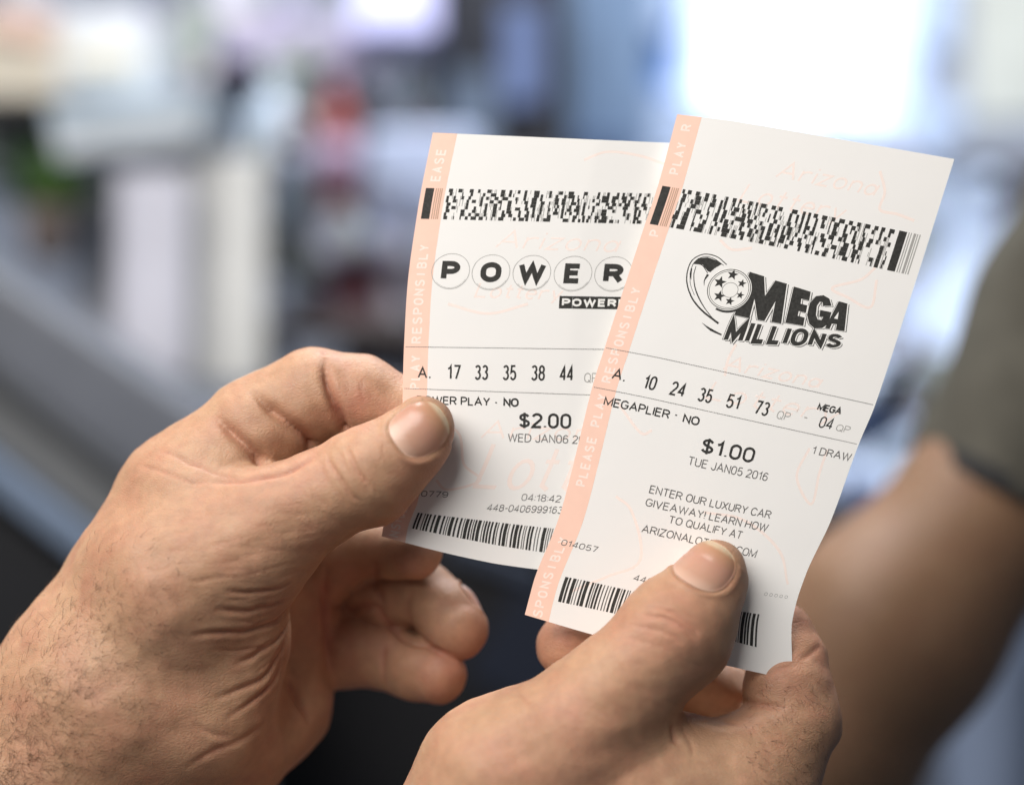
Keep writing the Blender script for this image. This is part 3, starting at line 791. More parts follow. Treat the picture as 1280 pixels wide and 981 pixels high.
q.line('04:18:42', (651.3, 625.6), (700.5, 628), 9, 1.0); q.line('448-04069991638', (607.6, 638.4), (709, 642.5), 8, .95)
tx = p.build('printed_text', M_ink, kL); q.build('lighter_printed_text', M_ink2, tx)
wq = Loose(tL, .1, 'pale_background_print', M_wm, kL)
wq.line('Arizona', (618, 310), (770, 316), 26, 2.6, .2, 7.8); wq.line('Lottery', (592, 372), (700, 376), 20, 2.6, .2, 6.0)
wq = Loose(tL, .1, 'pale_background_print', M_wm, kL)
wq.line('Lottery', (590, 610), (812, 622), 62, 5.5, .2, 18.599999999999998); wq.line('Arizona', (600, 548), (760, 552), 24, 2.6, .2, 7.199999999999999)
for pts in ([(560, 530), (575, 545), (580, 580), (600, 600), (560, 612), (545, 600)], [(730, 200), (760, 190), (800, 195), (830, 205)], [(560, 380), (610, 392), (660, 380)]):
    wq.stroke([tL.inv(*c) for c in pts], 3.4)


# ---- the ticket in front, held by the hand at the bottom
def zR(a, b): return -11 + 5 * (a - .5) ** 2 * 4 * .6 - 5 * np.sin(np.pi * np.clip(b, 0, 1)) * .5
tR = Ticket([
    (-92, [(0, 846.5, 143), (60, 907, 150), (173, 1020, 169), (346, 1193, 199)]),
    (0, [(0, 822.6, 231.5), (60, 881.5, 241), (173, 993, 262), (346, 1162.5, 296)]),
    (60, [(0, 802, 293), (60, 861, 303), (173, 973, 324), (346, 1142, 360)]),
    (213, [(0, 756, 434), (60, 815, 445), (173, 926, 469), (346, 1094, 506)]),
    (264, [(0, 740.5, 483), (60, 799, 494.5), (173, 910, 519), (346, 1073.5, 555)]),
    (372, [(0, 714.5, 589), (60, 773, 601), (173, 882, 624), (346, 1038, 652)]),
    (437, [(0, 697.5, 650), (60, 756, 662), (173, 864, 684), (346, 1008, 716)]),
    (510, [(0, 670, 717.5), (60, 729, 729), (173, 838, 753), (346, 990, 778)]),
    (540, [(0, 661.5, 747), (60, 720, 759), (173, 829, 783), (346, 990, 823)]),
    (562, [(0, 656, 768), (88, 742, 793), (173, 826, 813), (245, 897, 829), (346, 991, 850)])], zR)
kR = empty('lottery_ticket', 'white lottery ticket with MEGA MILLIONS logo and $1.00 price, in front of the other', 'ticket', 'lottery tickets in hand')
paper(tR, kR); common(tR, kR, 0, 23, 30)
def LG(X, Y): return tR.inv(840 + X / 5.333, 300 + Y / 5.333)
p = Print(tR, .45); wh = Print(tR, .95); b2 = Print(tR, 1.1); fine = Print(tR, .45)
MG = [[(518, 212), (614, 242), (620, 372), (690, 270), (766, 292), (728, 558), (662, 546), (690, 408), (616, 540), (570, 532), (550, 392), (516, 522), (415, 500)],
      [(812, 310), (925, 345), (915, 405), (862, 392), (858, 425), (902, 436), (893, 485), (845, 474), (838, 505), (885, 518), (875, 572), (755, 552)],
      [(1064, 440), (1050, 392), (1010, 368), (960, 374), (918, 420), (900, 500), (915, 560), (950, 590), (1000, 588), (1040, 560), (1064, 482), (988, 466), (982, 508), (1008, 514), (995, 535), (972, 530), (960, 500), (966, 440), (985, 412), (1004, 416), (1006, 440)],
      [(1112, 408), (1170, 424), (1150, 608), (1092, 600), (1098, 562), (1066, 558), (1050, 594), (1020, 586)]]
sh = Print(tR, .40); shw = Print(tR, .55); p_ = Print(tR, .70); hole = Print(tR, .85)
QM = [LG(398, 516), LG(1146, 634), LG(1116, 720), LG(336, 682)]
for P_, dx, dy in ((sh, 13, 7), (sh, -9, 3), (shw, 8, 4), (shw, -5, 1), (p_, 0, 0)):
    for g_ in MG: P_.poly([LG(x + dx, y + dy) for x, y in g_])
    P_.text('MILLIONS', QM, 5.6, .34, (dx / 5.333, dy / 5.333))
hole.poly([LG(*c) for c in ((1112, 478), (1104, 528), (1080, 522))])
for pts, w in (([(365, 165), (300, 112), (215, 95), (140, 130), (105, 200), (100, 290), (135, 390), (200, 470), (275, 530), (310, 556)], (1.0, 1.4, 2.6)),
               ([(345, 170), (280, 125), (215, 112), (155, 142), (125, 205), (122, 290), (150, 370)], (.7, .8, .5)),
               ([(160, 175), (145, 240), (160, 340), (215, 450), (300, 555)], (.8, 1.6, .4)),
               ([(130, 190), (124, 230), (128, 265)], (1.5, 2.4, .4)),
               ([(200, 553), (260, 598), (330, 632)], (.3, 3.0, 2.0)),
               ([(240, 230), (216, 270), (214, 305)], (3.2, 1.4, .4)),
               ([(165, 158), (205, 172), (238, 222)], (.4, 1.2, .8))):
    p.stroke([LG(*c) for c in pts], *w)
p.poly([LG(*c) for c in ((140, 160), (175, 122), (235, 116), (300, 138), (332, 162), (290, 185), (255, 215), (238, 208), (205, 165))])
cu, cv = LG(380, 330)
wh.disc(cu, cv, 27.5); 
b2.ring(cu, cv, 25.6, 26.5); b2.ring(cu, cv, 23.6, 24.2); b2.ring(cu + .8, cv + .8, 26.6, 29.2, a0=.2, a1=1.9)
for X, Y, r_ in ((405, 232, 7.2), (320, 282, 8.2), (315, 374, 7.6), (385, 408, 6.0), (455, 368, 5.2), (466, 290, 5.8)):
    u, v = LG(X, Y); b2.star(u, v, r_)
b2.ring(cu + 1.5, cv + .5, 9.4, 9.9)
lg = p_.build('logo', M_ink, kR); p.build('comet_tail', M_ink, lg); sh.build('letter_outline', M_ink, lg); shw.build('letter_gap', M_white, lg); hole.build('letter_hole', M_white, lg); wh.build('logo_ball', M_white, lg); b2.build('ball_stars', M_ink, lg)
p = Print(tR, .45); q = Print(tR, .45); g = Loose(tR, .45, 'pale_printed_text', M_ink3, kR)
p.line('A', (763.7, 473.5), (776, 476), 14, 2.0); a = tR.inv(778.5, 476.4); p.rect(a[0], a[0] + 1.9, a[1] - 1.9, a[1])
for s, L_, R_ in (('10', (802.5, 485.6), (818, 488.4)), ('24', (836, 493.2), (854.5, 496.8)), ('35', (870.6, 501), (888, 504.6)), ('51', (905.7, 509), (922.5, 512.4)), ('73', (941.3, 517), (958.5, 520.6))):
    p.line(s, L_, R_, 17.5, 2.3, .26)
g.line('QP', (969.7, 523), (986, 526.2), 10.5, 1.1); g.line('-', (1003, 526), (1008, 527), 11, 1.4)
p.line('MEGA', (1020.5, 512.6), (1050.5, 518.6), 9, 1.9); p.line('04', (1022, 534), (1039, 537.3), 14.5, 1.7); g.line('QP', (1044, 538), (1061, 541.4), 8.5, 1.0)
p.line('MEGAPLIER', (753.8, 506.3), (836, 523.8), 11, 1.75); p.line('-', (842, 523), (846, 524), 11, 1.6); p.line('NO', (852.5, 527.8), (873, 532.4), 11, 2.0)
p.line('$1.00', (874.8, 565.8), (940.6, 579), 19.5, 3.2, .24)
q.line('TUE JAN05 2016', (859, 580.6), (958.4, 601.6), 11, 1.3)
q.line('1 DRAW', (1014, 567), (1062.5, 576.3), 10.5, 1.35)
for s, L_, R_ in (('ENTER OUR LUXURY CAR', (810.9, 616), (962, 648.5)), ('GIVEAWAY! LEARN HOW', (806, 632), (958, 665)), ('TO QUALIFY AT', (834.7, 653.5), (926, 674)), ('ARIZONALOTTERY.COM', (801, 665), (943.8, 697.5))):
    q.line(s, L_, R_, 10.5, 1.35)
q.line('014057', (700.5, 681), (745.5, 690.5), 8, 1.05); q.line('448-04069991638', (791, 725), (897, 748), 8, 1.0)
g.line('00000', (955, 744), (984, 748), 4.8, .6, .5)
tx = p.build('printed_text', M_ink, kR); q.build('lighter_printed_text', M_ink2, tx)
wq = Loose(tR, .1, 'pale_background_print', M_wm, kR)
wq.line('Arizona', (968, 222), (1092, 246), 22, 2.6, .2, 6.6); wq.line('Lottery', (922, 252), (1050, 278), 24, 2.6, .2, 7.199999999999999)
wq = Loose(tR, .1, 'pale_background_print', M_wm, kR)
wq.line('Arizona', (902, 462), (1022, 486), 20, 2.6, .2, 6.0); wq.line('Lottery', (880, 498), (1040, 530), 24, 2.6, .2, 7.199999999999999)
for pts in ([(1100, 214), (1106, 240), (1100, 262), (1122, 268), (1143, 276)], [(1094, 335), (1075, 350), (1040, 360), (1060, 372), (1088, 384), (1096, 350)],
            [(900, 300), (915, 312), (940, 310)], [(770, 500), (800, 540), (815, 538)], [(1012, 560), (996, 596), (1014, 630), (1024, 592), (1034, 562)],
            [(712, 740), (760, 720), (800, 700), (790, 640), (770, 620)], [(880, 640), (930, 650), (975, 690), (985, 730)], [(920, 430), (910, 450), (906, 470)]):
    wq.stroke([tR.inv(*c) for c in pts], 3.4)


# ------------------------------------------------------------------ things behind, out of focus
def bx(name, x0, y0, x1, y1, D, dep, m, parent=None, rot=0., bev=.06, taper=0., n=3):
    """rounded box whose front covers (x0,y0)-(x1,y1) at distance D, dep metres deep"""
    k = .6 * D / 1280; w, h = abs(x1 - x0) * k, abs(y1 - y0) * k
    bm = bmesh.new(); bmesh.ops.create_cube(bm, size=1)
    for v in bm.verts:
        v.co = Vector((v.co.x * w * (1 + taper * v.co.z), v.co.y * dep, v.co.z * h))
    bmesh.ops.bevel(bm, geom=bm.edges[:], offset=min(w, h, dep) * bev * 2, segments=n, affect='EDGES', profile=.6)
    me = bpy.data.meshes.new(name); bm.to_mesh(me); bm.free()
    for f in me.polygons: f.use_smooth = False
    o = bpy.data.objects.new(name, me); C.objects.link(o); me.materials.append(m)
    c = W((x0 + x1) / 2, (y0 + y1) / 2, 0, D)
    o.location = (c[0], D + dep / 2, c[2]); o.rotation_euler = (0, rot, 0)
    if parent is not None: o.parent = parent
    return o

def lathe(name, x, ybot, D, prof, m, parent=None, seg=32):
    """prof: (radius, height) in design units at distance D"""
    k = .6 * D / 1280; V, F = [], []
    c = W(x, ybot, 0, D)
    for r, h in prof:
        for i in range(seg):
            a = 6.2832 * i / seg; V.append((c[0] + r * k * math.cos(a), D + .05 + r * k * math.sin(a), c[2] + h * k))
    for j in range(len(prof) - 1):
        for i in range(seg): F.append((j * seg + i, j * seg + (i + 1) % seg, (j + 1) * seg + (i + 1) % seg, (j + 1) * seg + i))
    F.append(tuple(range(seg))[::-1]); F.append(tuple((len(prof) - 1) * seg + i for i in range(seg)))
    return mesh_obj(name, V, F, m, parent)

def bgm(name, c, rough=.6, noise=(9, .12)): return mat(name, c, rough, .3, noise=noise)

# wall and the bright shopfront window
o = bx('wall', -900, -700, 2200, 1700, 3.3, .1, bgm('wall_paint', (.20, .22, .27)), bev=.001); tag(o, 'blue-grey back wall of the shop behind everything', 'wall')
win = empty('window', 'large blown-out shopfront window with blue frame, upper right', 'window')
M_glow = mat('daylit_glass', (.8, .9, 1), .3, .3, emit=((.78, .87, 1.0), 1.0))
M_glow2 = mat('daylit_glass_lower', (.6, .7, .9), .3, .3, emit=((.42, .54, .85), .6))
M_blue = bgm('blue_frame', (.10, .25, .62))
def cloudy(m, a, b, sc_):
    nt = m.node_tree; tc = nt.nodes.new('ShaderNodeTexCoord'); n = nt.nodes.new('ShaderNodeTexNoise'); n.inputs['Scale'].default_value = sc_
    cr_ = nt.nodes.new('ShaderNodeValToRGB'); cr_.color_ramp.elements[0].color = (*a, 1); cr_.color_ramp.elements[1].color = (*b, 1)
    cr_.color_ramp.elements[0].position = .36; cr_.color_ramp.elements[1].position = .58
    nt.links.new(tc.outputs['Object'], n.inputs['Vector']); nt.links.new(n.outputs['Fac'], cr_.inputs['Fac']); nt.links.new(cr_.outputs[0], nt.nodes['Principled BSDF'].inputs['Emission Color'])
M_pale = bgm('pale_edge_patch', (.42, .52, .72))
for q_ in ((800, 118, 880, 190, .3), (870, 150, 960, 200, -.2), (1120, 120, 1200, 200, .4), (1140, -40, 1190, 60, .1), (812, -60, 850, 40, .2), (1010, 168, 1080, 214, .25)):
    bx('glow_edge_patch', q_[0], q_[1], q_[2], q_[3], 2.58, .012, M_pale, win, rot=q_[4])  # added patches that break up and soften the bright window's edge
cloudy(M_glow, (.38, .56, .92), (.93, .97, 1.0), 6); cloudy(M_glow2, (.10, .17, .34), (.62, .76, 1.0), 9)
M_dim = mat('glow_falloff', (.5, .6, .8), .3, .3, emit=((.30, .46, .82), .75)); M_dim2 = mat('glow_falloff_pale', (.5, .6, .8), .3, .3, emit=((.62, .72, .9), .6))  # dimmer emission that paints the soft falloff of the window's glow
bx('pane_glow', 872, -160, 1120, 176, 2.7, .02, M_glow, win)
M_mid = mat('glow_falloff_mid', (.5, .6, .8), .3, .3, emit=((.60, .74, 1.0), .85))  # in-between emission for added strips grading the glow outwards
bx('pane_glow', 850, -160, 884, 150, 2.68, .012, M_mid, win); bx('pane_glow', 1098, -160, 1128, 160, 2.68, .012, M_mid, win); bx('pane_glow', 884, 150, 1098, 182, 2.68, .012, M_mid, win)
bx('pane_glow', 800, -160, 872, 110, 2.71, .02, M_dim, win); bx('pane_glow', 806, 110, 872, 200, 2.69, .02, M_dim2, win); bx('pane_glow', 1120, -160, 1195, 185, 2.69, .02, M_dim2, win)
bx('pane_glow', 1020, 215, 1290, 640, 2.7, .02, M_glow2, win)
bx('frame', 795, -200, 860, 150, 2.62, .05, M_blue, win, rot=math.radians(9))
bx('sill', 880, 168, 1230, 205, 2.6, .08, bgm('grey_sill', (.26, .26, .32)), win)
bx('mullion', 1165, -200, 1215, 215, 2.6, .06, bgm('grey_mullion', (.30, .33, .40)), win)
pc = empty('door_panel', 'dull steel-blue door panel beside the blue window frame', 'door')
bx('leaf', 700, -200, 815, 420, 2.5, .05, bgm('steel_blue', (.14, .21, .33)), pc); bx('push_bar', 700, 175, 790, 205, 2.46, .04, bgm('navy_bar', (.06, .10, .2)), pc)
o = empty('display_rack', 'pale beige rack panel right of the bright window', 'rack')
bx('panel', 1215, -80, 1330, 150, 2.2, .04, bgm('beige_panel', (.48, .50, .47)), o); bx('shelf_edge', 1200, 160, 1340, 200, 2.15, .12, bgm('grey_edge', (.30, .33, .4)), o)
bx('upright', 1262, 200, 1300, 420, 2.15, .05, bgm('dark_upright', (.09, .09, .11)), o)
# dark doorway figure-like cabinet
o = empty('cabinet', 'tall black cabinet with a dark blue panel above the left ticket', 'cabinet')
bx('carcass', 530, -220, 712, 420, 2.1, .3, bgm('black_laminate', (.016, .018, .026)), o, bev=.02)
bx('panel', 628, 5, 678, 130, 2.08, .02, bgm('navy_panel', (.10, .14, .27)), o); bx('side_panel', 560, 90, 620, 200, 2.08, .02, bgm('grey_blue_panel', (.09, .12, .17)), o)
o = empty('drawer_unit', 'pale blue-grey unit low behind the edge of the left ticket', 'drawers')
bx('front', 455, 160, 600, 330, 1.9, .2, bgm('pale_blue', (.40, .46, .62)), o); bx('handle', 480, 235, 570, 246, 1.88, .015, bgm('handle_grey', (.2, .22, .28)), o)
bx('base', 420, 325, 600, 470, 1.9, .25, bgm('plum_dark', (.10, .085, .12)), o)
o = empty('carton', 'dark red and brown carton low behind the left hand', 'carton')
bx('body', 405, 320, 475, 400, 1.8, .15, bgm('dark_red', (.09, .03, .04)), o); bx('lid', 400, 300, 480, 322, 1.79, .17, bgm('mauve_lid', (.26, .22, .30)), o)
o = empty('stool', 'dim brown-grey stool beside the white folders', 'stool')
bx('seat', 330, 395, 520, 420, 1.7, .2, bgm('brown_grey', (.10, .085, .085)), o)
for x in (345, 500): bx('leg', x - 9, 420, x + 9, 620, 1.75, .03, bgm('stool_leg', (.06, .06, .07)), o)
# shelf with bottles
o = empty('wall_shelf', 'mauve shelf with pale goods panel along the top left', 'shelf')
bx('back_panel', 262, -160, 372, 14, 2.2, .05, bgm('grey_lilac', (.46, .46, .56)), o); bx('board', 240, 22, 470, 78, 2.0, .3, bgm('lilac_board', (.42, .38, .52)), o)
bx('bracket', 262, 78, 290, 130, 2.1, .08, bgm('plum_bracket', (.10, .08, .11)), o)
o = empty('light_box', 'small lavender glowing light box at the top', 'light')
bx('diffuser', 440, -30, 545, 40, 1.95, .05, mat('lavender_glow', (.6, .6, .9), .5, .3, emit=((.42, .44, .80), .5)), o); bx('housing', 436, 38, 550, 52, 1.96, .07, bgm('housing_grey', (.12, .13, .2)), o)
def bottle(x, y, D, r, h, m, mc, label):
    o = empty('bottle', label, 'bottle')
    lathe('glass', x, y, D, [(r * .9, 0), (r, 4), (r, h * .62), (r * .8, h * .74), (r * .38, h * .84), (r * .36, h * .95)], m, o)
    lathe('cap', x, y - h * .94, D, [(r * .45, 0), (r * .45, h * .07), (r * .3, h * .09)], mc, o)
    lathe('wrapper', x, y - h * .2, D, [(r * 1.03, 0), (r * 1.03, h * .3)], mc, o)
bottle(415, 255, 1.9, 26, 170, bgm('red_bottle', (.26, .06, .055)), bgm('pink_wrap', (.42, .30, .42)), 'red bottle with mauve cap on the left shelf')
bottle(462, 290, 2.1, 30, 260, bgm('teal_bottle', (.07, .15, .18)), bgm('slate_wrap', (.13, .20, .28)), 'dark teal bottle right of the red one')
bottle(335, 260, 1.9, 38, 180, bgm('frosted_bottle', (.44, .52, .62)), bgm('frosted_wrap', (.52, .57, .68)), 'frosted pale blue bottle left of the red one')
bx_m = bgm('slate', (.22, .26, .33))
o = empty('partition', 'slate-blue partition standing behind the bottles', 'partition'); bx('board', 225, 60, 560, 330, 2.4, .06, bx_m, o); bx('rail', 225, 320, 560, 345, 2.36, .08, bgm('mauve_rail', (.22, .20, .27)), o)
# loose goods piled on and under the shelves
def clutter(name, spots, m):
    V, F = [], []
    for (x, y, w_, h_, D, a) in spots:
        k = .6 * D / 1280; c = W(x, y, 0, D); b = len(V); ca, sa = math.cos(a), math.sin(a)
        for dy in (0, .05):
            for sx, sz, kk in ((-1, -1, 1), (-.2, -1.08, 1), (1, -1, 1), (1.05, 0, 1), (1, 1, 1), (.1, 1.1, 1), (-1, 1, 1), (-1.04, .1, 1)):
                px_, pz_ = sx * w_ * k / 2, sz * h_ * k / 2; V.append((c[0] + px_ * ca - pz_ * sa, D + dy, c[2] + px_ * sa + pz_ * ca))
        F.append(tuple(b + i for i in range(8))); F.append(tuple(b + 15 - i for i in range(8)))
        for i in range(8): F.append((b + i, b + 8 + i, b + 8 + (i + 1) % 8, b + (i + 1) % 8))
    return V, F
def clutter_mat():
    m = bpy.data.materials.new('mixed_wrappers'); m.use_nodes = True; nt = m.node_tree; g = nt.nodes.new('ShaderNodeNewGeometry'); r = nt.nodes.new('ShaderNodeValToRGB')
    e = r.color_ramp; e.interpolation = 'CONSTANT'; cols = [(.50, .50, .56), (.10, .10, .13), (.34, .36, .46), (.20, .13, .15), (.52, .46, .50), (.12, .17, .18), (.58, .58, .56), (.16, .17, .24), (.26, .30, .28), (.44, .40, .54)]
    e.elements[0].color = (*cols[0], 1); e.elements[1].position = .95; e.elements[1].color = (*cols[-1], 1)
    for i in range(1, 9): x = e.elements.new(i * .105); x.color = (*cols[i], 1)
    nt.links.new(g.outputs['Random Per Island'], r.inputs['Fac']); nt.links.new(r.outputs[0], nt.nodes['Principled BSDF'].inputs['Base Color']); return m
sp = []
for _ in range(46): sp.append((rng.uniform(180, 540), rng.uniform(-40, 400), rng.uniform(14, 60), rng.uniform(20, 80), rng.uniform(1.93, 2.3), rng.normal() * .25))
for _ in range(26): sp.append((rng.uniform(-20, 260), rng.uniform(-30, 260), rng.uniform(16, 60), rng.uniform(10, 40), rng.uniform(1.86, 2.1), rng.normal() * .3))
for _ in range(16): sp.append((rng.uniform(330, 520), rng.uniform(60, 440), rng.uniform(12, 34), rng.uniform(20, 60), rng.uniform(1.6, 1.85), rng.normal() * .3))
Vc, Fc = clutter('packets', sp, None)
tag(mesh_obj('packets', Vc, Fc, clutter_mat(), smooth=False), 'jumble of blurred small packets crowding the shelves at the upper left', 'packets', kind='stuff')
sp = [(rng.uniform(1090, 1290), rng.uniform(200, 640), rng.uniform(14, 46), rng.uniform(16, 60), rng.uniform(1.7, 2.3), rng.normal() * .5) for _ in range(16)]
sp += [(rng.uniform(880, 1180), rng.uniform(150, 215), rng.uniform(20, 60), rng.uniform(10, 30), rng.uniform(2.2, 2.5), rng.normal() * .3) for _ in range(8)]
Vc, Fc = clutter('trinkets', sp, None)
tag(mesh_obj('trinkets', Vc, Fc, clutter_mat(), smooth=False), 'jumble of blurred small goods below the bright window at the right', 'goods', kind='stuff')
# white folders
for nm, x0, y0, x1, y1, D, c, lb in (('folder', 148, 215, 232, 470, 1.55, (.60, .60, .68), 'lavender-white folder standing upright, left one of the pair'),
                                   ('folder', 226, 195, 328, 480, 1.6, (.66, .66, .64), 'cream-white folder standing upright, right one of the pair')):
    o = empty(nm, lb, 'folder', 'white folders standing side by side'); bx('cover', x0, y0, x1, y1, D, .03, bgm('folder_cover', c), o, taper=.04)
    bx('spine', x0 - 4, y0, x0 + 6, y1, D - .004, .038, bgm('folder_spine', tuple(k * .85 for k in c)), o)
o = empty('post', 'grey square post left of the white folders', 'post'); bx('shaft', 98, 190, 146, 520, 1.75, .08, bgm('post_grey', (.27, .28, .32)), o); bx('collar', 92, 186, 152, 200, 1.74, .1, bgm('collar_grey', (.22, .23, .27)), o)
o = empty('newspaper_stack', 'pale blue-grey stack of papers lying tilted above the folders', 'newspapers')
for i in range(5):
    bx('sheet_bundle', 58 + i * 3, 122 + i * 14, 262 - i * 4, 136 + i * 14, 1.55, .25, bgm('newsprint', ((.34, .44, .54), (.50, .54, .58), (.42, .50, .58), (.54, .56, .57), (.38, .42, .48))[i]), o, rot=math.radians(-7))
o = empty('paper_bag', 'cream paper bag at the top left corner', 'bag')
bx('bag_body', -60, 20, 90, 125, 1.7, .12, bgm('cream', (.66, .60, .50)), o, taper=-.05); bx('bag_label', -20, 12, 62, 50, 1.69, .02, bgm('peach', (.66, .46, .38)), o, rot=.2)
o = empty('paper_bag', 'white paper bag with crumpled top beside the cream one', 'bag')
bx('bag_body', 70, 15, 185, 120, 1.66, .12, bgm('white_bag', (.62, .64, .66)), o, taper=-.08); bx('bag_label', 86, 62, 168, 92, 1.65, .02, bgm('ivory', (.66, .62, .52)), o)
o = empty('box', 'dark green box below the bags with black slot at left edge', 'box')
bx('carcass', -60, 148, 70, 215, 1.8, .2, bgm('green_grey', (.17, .21, .20)), o); bx('slot', -60, 122, 44, 152, 1.7, .1, bgm('black_slot', (.012, .012, .014)), o)
# leafy pot plant
o = empty('potted_plant', 'small potted plant with green leaves at the left edge', 'plant')
ml = bgm('leaf_green', (.10, .20, .05)); V, F = [], []
for i in range(60):
    a, e, l = rng.uniform(0, 6.28), rng.uniform(.2, 1.4), rng.uniform(.04, .09)
    c = W(45, 262, 0, 1.62); c = np.array([c[0], 1.66, c[2]]); d = np.array([math.cos(a) * math.cos(e), math.sin(a) * math.cos(e) * .6, math.sin(e)]); sd = np.cross(d, [.3, .2, 1]); sd /= np.linalg.norm(sd)
    b = len(V); V += [c, c + d * l * .5 + sd * .014, c + d * l, c + d * l * .5 - sd * .014]; F.append((b, b + 1, b + 2, b + 3))
mesh_obj('foliage', V, F, ml, o); lathe('pot', 45, 320, 1.62, [(26, 0), (34, 55), (37, 58), (37, 66)], bgm('pot_taupe', (.27, .22, .20)), o)
# counter with rails, running down to the right
o = empty('counter', 'dark grey counter edge with steel-blue rails at the left', 'counter')
def bar(nm, p0, p1, wd, D, dep, m):
    k = .6 * D / 1280; a = W(*p0, 0, D); b = W(*p1, 0, D); L = np.linalg.norm(b - a); an = math.atan2(p1[1] - p0[1], p1[0] - p0[0])
    cx, cy = (p0[0] + p1[0]) / 2, (p0[1] + p1[1]) / 2; l = math.hypot(p1[0] - p0[0], p1[1] - p0[1])
    return bx(nm, cx - l / 2, cy - wd / 2, cx + l / 2, cy + wd / 2, D, dep, m, o, rot=an, bev=.08)
bar('top_rail', (-170, 305), (350, 655), 130, 1.18, .10, bgm('rail_grey', (.115, .125, .15), .4))
bar('gap_strip', (-190, 340), (330, 745), 12, 1.10, .05, bgm('seam_black', (.02, .02, .022)))
bar('front_rail', (-210, 375), (320, 795), 90, 1.12, .08, bgm('rail_dull', (.125, .13, .135), .4))
bar('edge_trim', (-220, 425), (300, 840), 34, 1.08, .05, bgm('trim_blue', (.13, .17, .24), .35))
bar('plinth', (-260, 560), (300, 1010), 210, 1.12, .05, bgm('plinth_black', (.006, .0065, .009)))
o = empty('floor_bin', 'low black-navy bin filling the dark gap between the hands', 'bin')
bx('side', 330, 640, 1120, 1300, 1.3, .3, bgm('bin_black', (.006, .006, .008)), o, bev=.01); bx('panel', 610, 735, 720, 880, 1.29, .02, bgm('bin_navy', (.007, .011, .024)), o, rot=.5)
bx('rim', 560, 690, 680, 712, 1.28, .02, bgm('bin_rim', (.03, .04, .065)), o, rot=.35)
# behind the arm at the right
o = empty('camera_lens', 'round black lens barrel beside the right edge of the front ticket', 'lens')
lathe('barrel', 1135, 515, 1.5, [(26, 0), (31, 6), (31, 40), (26, 46)], bgm('lens_black', (.012, .014, .02)), o); lathe('cap', 1135, 463, 1.5, [(20, 0), (20, 14), (14, 18)], bgm('lens_cap', (.03, .035, .05)), o)
o = empty('tray', 'navy tray edge low between ticket and arm', 'tray'); bx('tray_edge', 1060, 500, 1130, 560, 1.7, .1, bgm('tray_navy', (.03, .05, .11)), o, rot=-.5); bx('tray_base', 1070, 600, 1110, 640, 1.7, .1, bgm('tray_base', (.10, .14, .3)), o)
jeans = empty('person', 'person behind at the right, only pale blue jeans leg in view', 'person')
lathe('leg', 1262, 1250, 1.25, [(58, 0), (60, 200), (66, 400), (76, 640)], bgm('denim', (.20, .25, .36)), jeans)
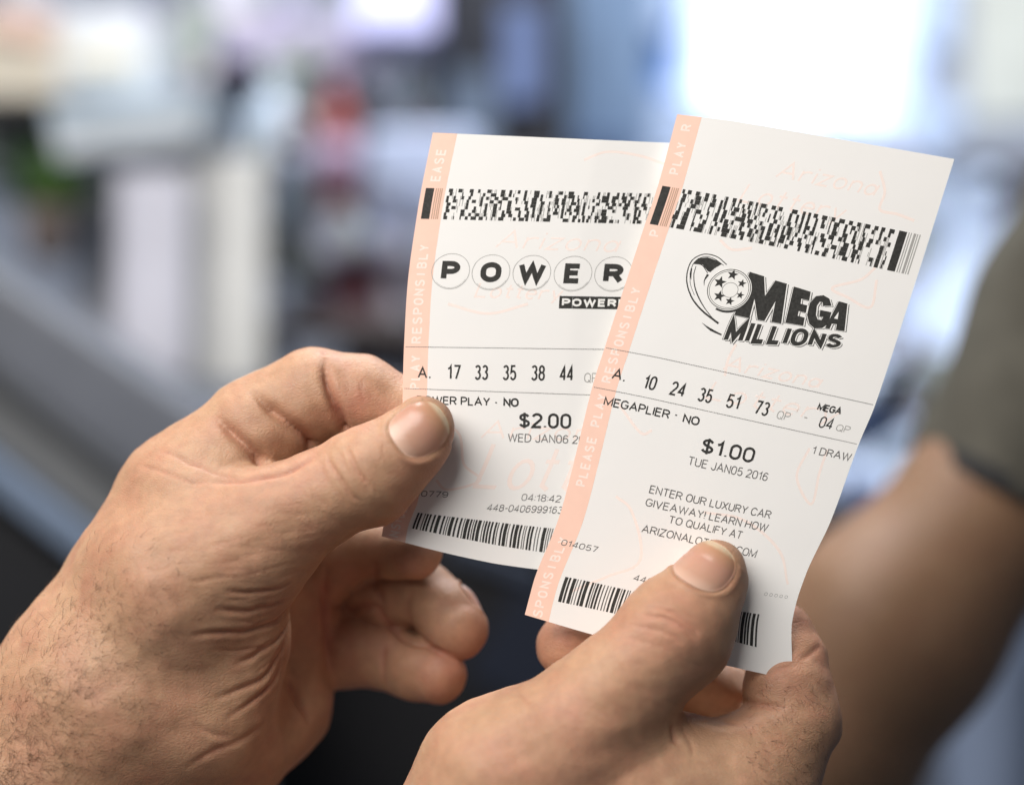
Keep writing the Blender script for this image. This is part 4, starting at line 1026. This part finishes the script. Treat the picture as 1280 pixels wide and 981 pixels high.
# ---- bystander's bare arm with grey sleeve
arm_p = empty('person', 'bystander of whom only a tanned bare arm in olive-grey short sleeve shows', 'person')
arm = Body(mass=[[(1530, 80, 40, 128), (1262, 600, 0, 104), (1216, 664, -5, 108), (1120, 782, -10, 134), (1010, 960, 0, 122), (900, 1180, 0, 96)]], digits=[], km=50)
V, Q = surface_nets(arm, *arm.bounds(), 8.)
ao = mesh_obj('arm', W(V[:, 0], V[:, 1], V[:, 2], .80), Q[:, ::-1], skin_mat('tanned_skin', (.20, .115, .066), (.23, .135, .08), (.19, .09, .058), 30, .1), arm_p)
a_ = ao.data.attributes.new('ruddy', 'FLOAT', 'POINT'); a_.data.foreach_set('value', np.zeros(len(V), np.float32))
def sleeve():
    c0 = np.array([1254., 622., 0.]); c1 = np.array([1561., 22., 40.]); ax = (c1 - c0) / np.linalg.norm(c1 - c0)
    s = np.cross(ax, [0, 0, 1.]); s /= np.linalg.norm(s); t = np.cross(s, ax); n, m = 72, 46; V, F = [], []
    for j in range(m + 1):
        f = j / m; c = c0 + (c1 - c0) * f; r = 122 + 60 * f
        if j == 0: r -= 5
        for i in range(n):
            a = 6.2832 * i / n; w = 1 + .03 * math.sin(3 * a + 9 * f) + .03 * math.sin(4 * a - 16 * f + 1) + .02 * math.sin(22 * f + 2 * a)
            V.append(c + (s * math.cos(a) + t * math.sin(a)) * r * w)
    for j in range(m):
        for i in range(n): F.append((j * n + i, j * n + (i + 1) % n, (j + 1) * n + (i + 1) % n, (j + 1) * n + i))
    V = np.array(V); o = mesh_obj('sleeve', W(V[:, 0], V[:, 1], V[:, 2], .80), F, mat('olive_knit', (.085, .080, .066), .9, .1, noise=(60, .12)), arm_p)
    sd = o.modifiers.new('thickness', 'SOLIDIFY'); sd.thickness = .003; sd.offset = -1
    nn = n; hv = []; hf = []
    for j in range(6):
        f = j / 5 * .035; c = c0 + (c1 - c0) * f; r = 127 + 60 * f
        for i in range(n):
            a = 6.2832 * i / n; w = 1.01 + .03 * math.sin(3 * a + 9 * f) + .03 * math.sin(4 * a - 16 * f + 1); hv.append(c + (s * math.cos(a) + t * math.sin(a)) * r * w)
    for j in range(5):
        for i in range(n): hf.append((j * n + i, j * n + (i + 1) % n, (j + 1) * n + (i + 1) % n, (j + 1) * n + i))
    hv = np.array(hv); h = mesh_obj('hem', W(hv[:, 0], hv[:, 1], hv[:, 2], .80), hf, mat('dark_hem', (.035, .035, .036), .9, .1), o)
sleeve()

# ------------------------------------------------------------------ light, world, camera
def area(name, loc, target, size, power, col):
    l = bpy.data.lights.new(name, 'AREA'); l.shape = 'RECTANGLE'; l.size, l.size_y = size; l.energy = power; l.color = col
    o = bpy.data.objects.new(name, l); C.objects.link(o); o.location = loc
    o.rotation_euler = (Vector(target) - Vector(loc)).to_track_quat('-Z', 'Y').to_euler(); return o
area('ceiling_light', (-.75, -.45, 1.0), (0, .5, 0), (1.5, 1.1), 52, (1, .962, .92))
area('front_fill_light', (-1.2, -.5, .25), (0, .5, -.05), (1.0, 1.0), .5, (1, .97, .93))  # added weak fill lamp at the left front
area('background_fill_light', (.2, 1.5, 1.9), (.1, 2.0, 0), (1.6, .8), 92, (.93, .96, 1))  # added overhead lamp that brightens the blurred background
w = bpy.data.worlds.new('World'); bpy.context.scene.world = w; w.use_nodes = True
w.node_tree.nodes['Background'].inputs['Color'].default_value = (.75, .85, 1, 1); w.node_tree.nodes['Background'].inputs['Strength'].default_value = .09

cd = bpy.data.cameras.new('camera'); cam = bpy.data.objects.new('camera', cd); C.objects.link(cam)
cam.location = (0, 0, 0); cam.rotation_euler = (math.radians(90), 0, 0)
cd.sensor_width = 36; cd.lens = 60; cd.clip_start = .02; cd.clip_end = 50
cd.dof.use_dof = True; cd.dof.focus_distance = D0 - .004; cd.dof.aperture_fstop = 2.8; cd.dof.aperture_blades = 0
sc = bpy.context.scene; sc.camera = cam
sc.view_settings.view_transform = 'Standard'; sc.view_settings.look = 'None'; sc.view_settings.exposure = 0; sc.view_settings.gamma = 1
sc.cycles.use_denoising = True
sc.cycles.max_bounces = 8
